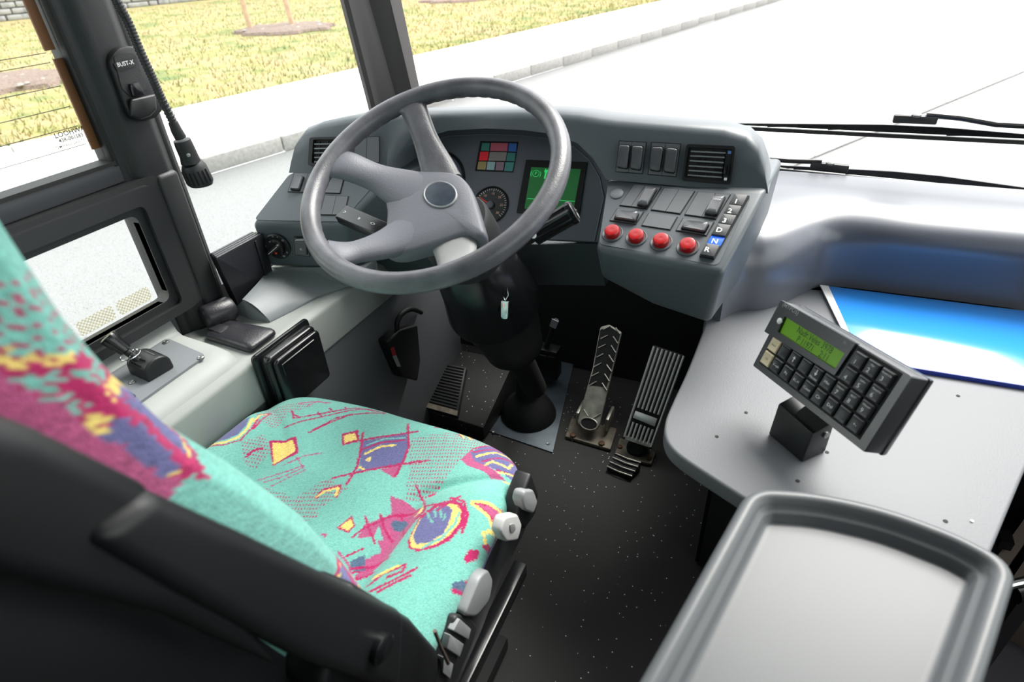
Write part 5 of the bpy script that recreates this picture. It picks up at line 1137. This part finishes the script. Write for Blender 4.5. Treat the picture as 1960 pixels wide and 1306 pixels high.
for q in (([(165, 830), (175, 690), (200, 690), (195, 830)]), ([(390, 880), (400, 770), (428, 770), (415, 880)])):
    w_ = [Z(*cpd([q[0]])[0], .03), Z(*cpd([q[3]])[0], .03)]
    MB().box((w_[0] + w_[1]) / 2 + Vector((0, .03, .02)), (.010, .07, .05)).bevel(.003).build('hinge_lug', M_STEEL, br)
und = [Z(*q, .006) for q in cpd([(20, 960), (70, 900), (480, 1050), (400, 1110), (20, 1040)])]
# accelerator
gp_ = thing('accelerator_pedal', (-.25, 1.3, 0), 'long ribbed aluminium accelerator pedal with black grooves', 'pedal')
g0_ = Z(*cpd([(625, 985)])[0], .055); g1_ = Y(*cpd([(870, 275)])[0], 1.50)
FGp = frame(g0_, (1, -.02, 0), g1_ - g0_)
plate(FGp, cpd([(520, 940), (755, 240), (995, 320), (742, 1030)]), -.012, 0, 'treadle', M_BLACKMAT, gp_, r=.004, bev=.002)
for i in range(8):
    t0 = (.02 + .96 * i / 7)
    tp_ = (755 + (990 - 755) * t0, 250 + (325 - 250) * t0)
    full = i in (0, 7)
    bt = (530 + (740 - 530) * t0, 935 + (1015 - 935) * t0)
    e1 = (tp_[0] + (bt[0] - tp_[0]) * (.66 if not full else 1.0), tp_[1] + (bt[1] - tp_[1]) * (.66 if not full else 1.0))
    MB().tube([FGp @ Vector((*uv(FGp, *q), .0015)) for q in cpd([tp_, e1])], .0034, 8).build('rib', M_ALU, gp_)
    if not full:
        e2 = (tp_[0] + (bt[0] - tp_[0]) * .82, tp_[1] + (bt[1] - tp_[1]) * .82); e3 = (tp_[0] + (bt[0] - tp_[0]) * .99, tp_[1] + (bt[1] - tp_[1]) * .99)
        MB().tube([FGp @ Vector((*uv(FGp, *q), .0015)) for q in cpd([e2, e3])], .0034, 8).build('rib', M_ALU, gp_)
plate(FGp, cpd([(620, 738), (785, 798), (765, 858), (600, 790)]), 0, .004, 'name_plate', M_ALU, gp_, bev=.001)
plate(FGp, cpd([(545, 925), (735, 985), (725, 1015), (540, 955)]), 0, .003, 'heel_strip', M_STEEL, gp_)
gb = [Z(*q, .012) for q in cpd([(465, 1050), (500, 940), (775, 1050), (740, 1140), (600, 1110)])]
MB().loft([[p + Vector((0, 0, -.012)) for p in gb], gb]).bevel(.003).build('base_plate', MATS['dirty_cast_metal'], gp_)
for q in ((500, 1015), (720, 1105)): MB().lathe(frame(Z(*cpd([q])[0], .012), (1, 0, 0), (0, 1, 0)), [(.008, 0), (.008, .005), (.005, .006)], 6).build('bolt', MATS['rusty_bolt'], gp_)
MB().lathe(frame(Z(*cpd([(625, 1020)])[0], .03), (1, 0, 0), (0, .6, .8)), [(.03, -.02), (.03, 0), (.02, .006), (.006, .004)], 20).build('pivot', M_BLACKMAT, gp_)
hl = thing('heel_rest', Z(*cpd([(530, 1160)])[0], 0), 'short curved ribbed heel rest below the accelerator', 'heel rest')
hq = cpd([(400, 1165), (470, 1060), (662, 1130), (590, 1240)])
hp = [Z(*q, z) for q, z in zip(hq, (.014, .032, .032, .014))]
MB().loft([[Vector((p.x, p.y, 0.0)) for p in hp], hp]).bevel(.003).build('rest_body', M_BLACK, hl)
for t0 in (.03, .35, .66, .95):
    a = hp[0].lerp(hp[1], t0); b = hp[3].lerp(hp[2], t0)
    MB().tube([a + Vector((0, 0, .002)), (a + b) / 2 + Vector((0, -.004, .003)), b + Vector((0, 0, .002))], .0022, 8).build('rib', M_STEEL, hl)
# rubber gaiter on its plate
gt_ = thing('floor_gaiter', Z(1010, 800, 0), 'black rubber gaiter around the steering shaft on the floor plate', 'gaiter')
c0 = Z(1012, 795, 0)
fg = frame(c0, (1, 0, 0), (0, 1, 0))
rings = []
for r_, h, sh in ((.092, .004, 0), (.092, .012, 0), (.086, .03, .0), (.07, .06, .01), (.045, .085, .02), (.036, .10, .03), (.038, .11, .035), (.034, .12, .04), (.036, .14, .06), (.033, .15, .07), (.035, .17, .09), (.032, .19, .11), (.03, .30, .2)):
    rings.append([c0 + Vector((math.cos(2 * math.pi * i / 36) * r_ + sh * .1, math.sin(2 * math.pi * i / 36) * r_ - sh * .75 * 0 + sh * .35 * -1, h)) for i in range(36)])
MB().loft(rings).build('gaiter', M_RUBBER, gt_, smooth=50)
for i in range(7):
    an = 2 * math.pi * i / 7 + .5; MB().lathe(frame(c0 + Vector((math.cos(an) * .084, math.sin(an) * .084, .012)), (1, 0, 0), (0, 1, 0)), [(.005, 0), (.004, .002), (.0015, .0015)], 10).build('rivet', M_SCREW, gt_)
fpq = [Z(*q, .0) for q in ((930, 825), (985, 668), (1100, 690), (1058, 868))]
fpl = MB().prism([p + Vector((0, 0, .0003)) for p in fpq], (0, 0, .004)).bevel(.001).build('floor_plate', M_PLATE); tag(fpl, 'blue-grey metal cover plate screwed to the floor under the gaiter', 'plate')
for q in ((945, 828), (1049, 850)): MB().lathe(frame(Z(*q, .0043), (1, 0, 0), (0, 1, 0)), [(.006, 0), (.005, .002), (.002, .0015)], 10).build('screw', M_SCREW, fpl)
# footrest with ribbed rubber, left
fr_ = thing('footrest', Z(830, 760, 0), 'black sloping footrest with ribbed rubber tread on the left', 'footrest')
q = [Z(765, 770, .05), Z(925, 820, .05), Z(985, 690, .14), Z(855, 665, .14)]
MB().loft([[Vector((p.x, p.y, 0)) for p in q], q]).bevel(.004).build('step_body', M_FLOOR, fr_)
t0 = [Z(785, 772, .068), Z(875, 797, .068), Z(892, 704, .135), Z(825, 690, .135)]
FR_ = frame(t0[0], t0[1] - t0[0], t0[3] - t0[0])
MB().loft([[p - FR_.col[2].xyz * .02 for p in t0], t0]).bevel(.002).build('tread', M_BLACK, fr_)
for i in range(14):
    s_ = .14 + .82 * i / 13; a = t0[0].lerp(t0[3], s_); b = t0[1].lerp(t0[2], s_)
    MB().tube([a.lerp(b, .04) + FR_.col[2].xyz * .001, a.lerp(b, .96) + FR_.col[2].xyz * .001], .0025, 6).build('rib', M_FRAME, fr_)
MB().loft([[p for p in (t0[0], t0[1], t0[1].lerp(t0[2], .1), t0[0].lerp(t0[3], .1))], [p + FR_.col[2].xyz * .003 for p in (t0[0], t0[1], t0[1].lerp(t0[2], .1), t0[0].lerp(t0[3], .1))]]).build('metal_strip', MATS['dirty_cast_metal'], fr_)
# black box with a hose on the side wall
hx_ = thing('heater_box', (-.9, 1.2, .2), 'black box with red and white sticker and curved hose on the side wall', 'box')
qs = [(742, 655), (765, 632), (800, 622), (806, 690), (800, 730), (770, 722)]
hb = [X(a, b, -.895) for a, b in qs]
MB().loft([[p + Vector((-.034, 0, 0)) for p in hb], hb]).bevel(.006, 3).build('box_body', M_BLACK, hx_)
FS = frame((-.8945, 0, 0), (0, 1, 0), (0, 0, 1))
plate(FS, [(747, 667), (754, 664), (758, 680), (751, 681)], 0, .001, 'red_sticker', mat('red_sticker', (150, 40, 44), .5), hx_)
plate(FS, [(751, 682), (758, 680), (767, 702), (760, 702)], 0, .001, 'white_sticker', mat('grey_sticker', (130, 132, 134), .5), hx_)
hz_ = spline([tuple(X(a, b, x)) for a, b, x in ((762, 640, -.905), (760, 618, -.905), (770, 600, -.905), (788, 592, -.91), (806, 598, -.92))], 8)
MB().tube(hz_, .0075, 12).build('hose', M_RUBBER, hx_)
# small white tag and linkage box behind the pedals
lk = thing('relay_box', Y(1045, 690, 1.55), 'dark relay box with a small grey tag behind the pedals', 'box')
q = Y(1045, 690, 1.58); MB().box(q, (.10, .05, .12)).bevel(.006).build('box_body', M_BLACK, lk)
for i in range(3): MB().box(q + Vector((-.03 + .03 * i, -.026, .03)), (.024, .006, .02)).bevel(.002).build('connector', M_FRAME, lk)
tg_ = Y(1060, 620, 1.5); MB().box(tg_, (.022, .003, .03), Matrix.Rotation(.3, 3, 'Y')).build('tag', mat('pale_tag', (150, 150, 160), .5), lk)
MB().tube([q + Vector((0, 0, .05)), tg_ + Vector((0, .02, 0))], .01, 8).build('lead', M_RUBBER, lk)
# ================================================================== LOWER RIGHT: door side
bs = thing('door_sill', Z(1945, 1060, -.28), 'beige door-side panel glimpsed past the desk edge', 'panel')
d0, d1 = Z(1985, 960, -.15), Z(1880, 1105, -.15); dd_ = (d1 - d0).normalized(); nn_ = Vector((-dd_.y, dd_.x, 0))
if nn_.x < 0: nn_ = -nn_
MB().loft([[p + Vector((0, 0, -.149)) for p in (d0, d1, d1 + nn_ * .03, d0 + nn_ * .03)], [p for p in (d0, d1, d1 + nn_ * .03, d0 + nn_ * .03)]]).build('sill_panel', M_BEIGE, bs)
MB().loft([[p + Vector((0, 0, -.149)) for p in (d0 + nn_ * .05, d1 + nn_ * .05, d1 + nn_ * .25, d0 + nn_ * .25)], [p + Vector((0, 0, -.04)) for p in (d0 + nn_ * .05, d1 + nn_ * .05, d1 + nn_ * .25, d0 + nn_ * .25)]]).build('step_panel', M_BEIGE, bs)
MB().box(Z(1922, 1032, -.12), (.03, .05, .03)).build('clip', M_BLACK, bs)
dh = MB().tube([Z(1935, 1135, .2), Z(1990, 1120, .2)], .022, 14).build('door_handle', M_BLACKGLOSS); tag(dh, 'black and chrome door handle at the right edge behind the tray', 'handle')
MB().tube([Z(1930, 1122, .23), Z(1990, 1108, .23)], .008, 10).build('chrome_bar', M_CHROME, dh)
hp_ = Z(1975, 1128, .2); MB().box((hp_.x, hp_.y, -.05), (.026, .026, .49)).build('handle_post', M_BLACK, dh)
cab = MB().tube([tuple(p) for p in spline([tuple(Z(a, b, -.296)) for a, b in ((1850, 1240), (1905, 1222), (1940, 1216), (1990, 1214))], 6)], .004, 8).build('cable', M_PAPER); tag(cab, 'thin white cable lying on the grey aisle floor', 'cable')
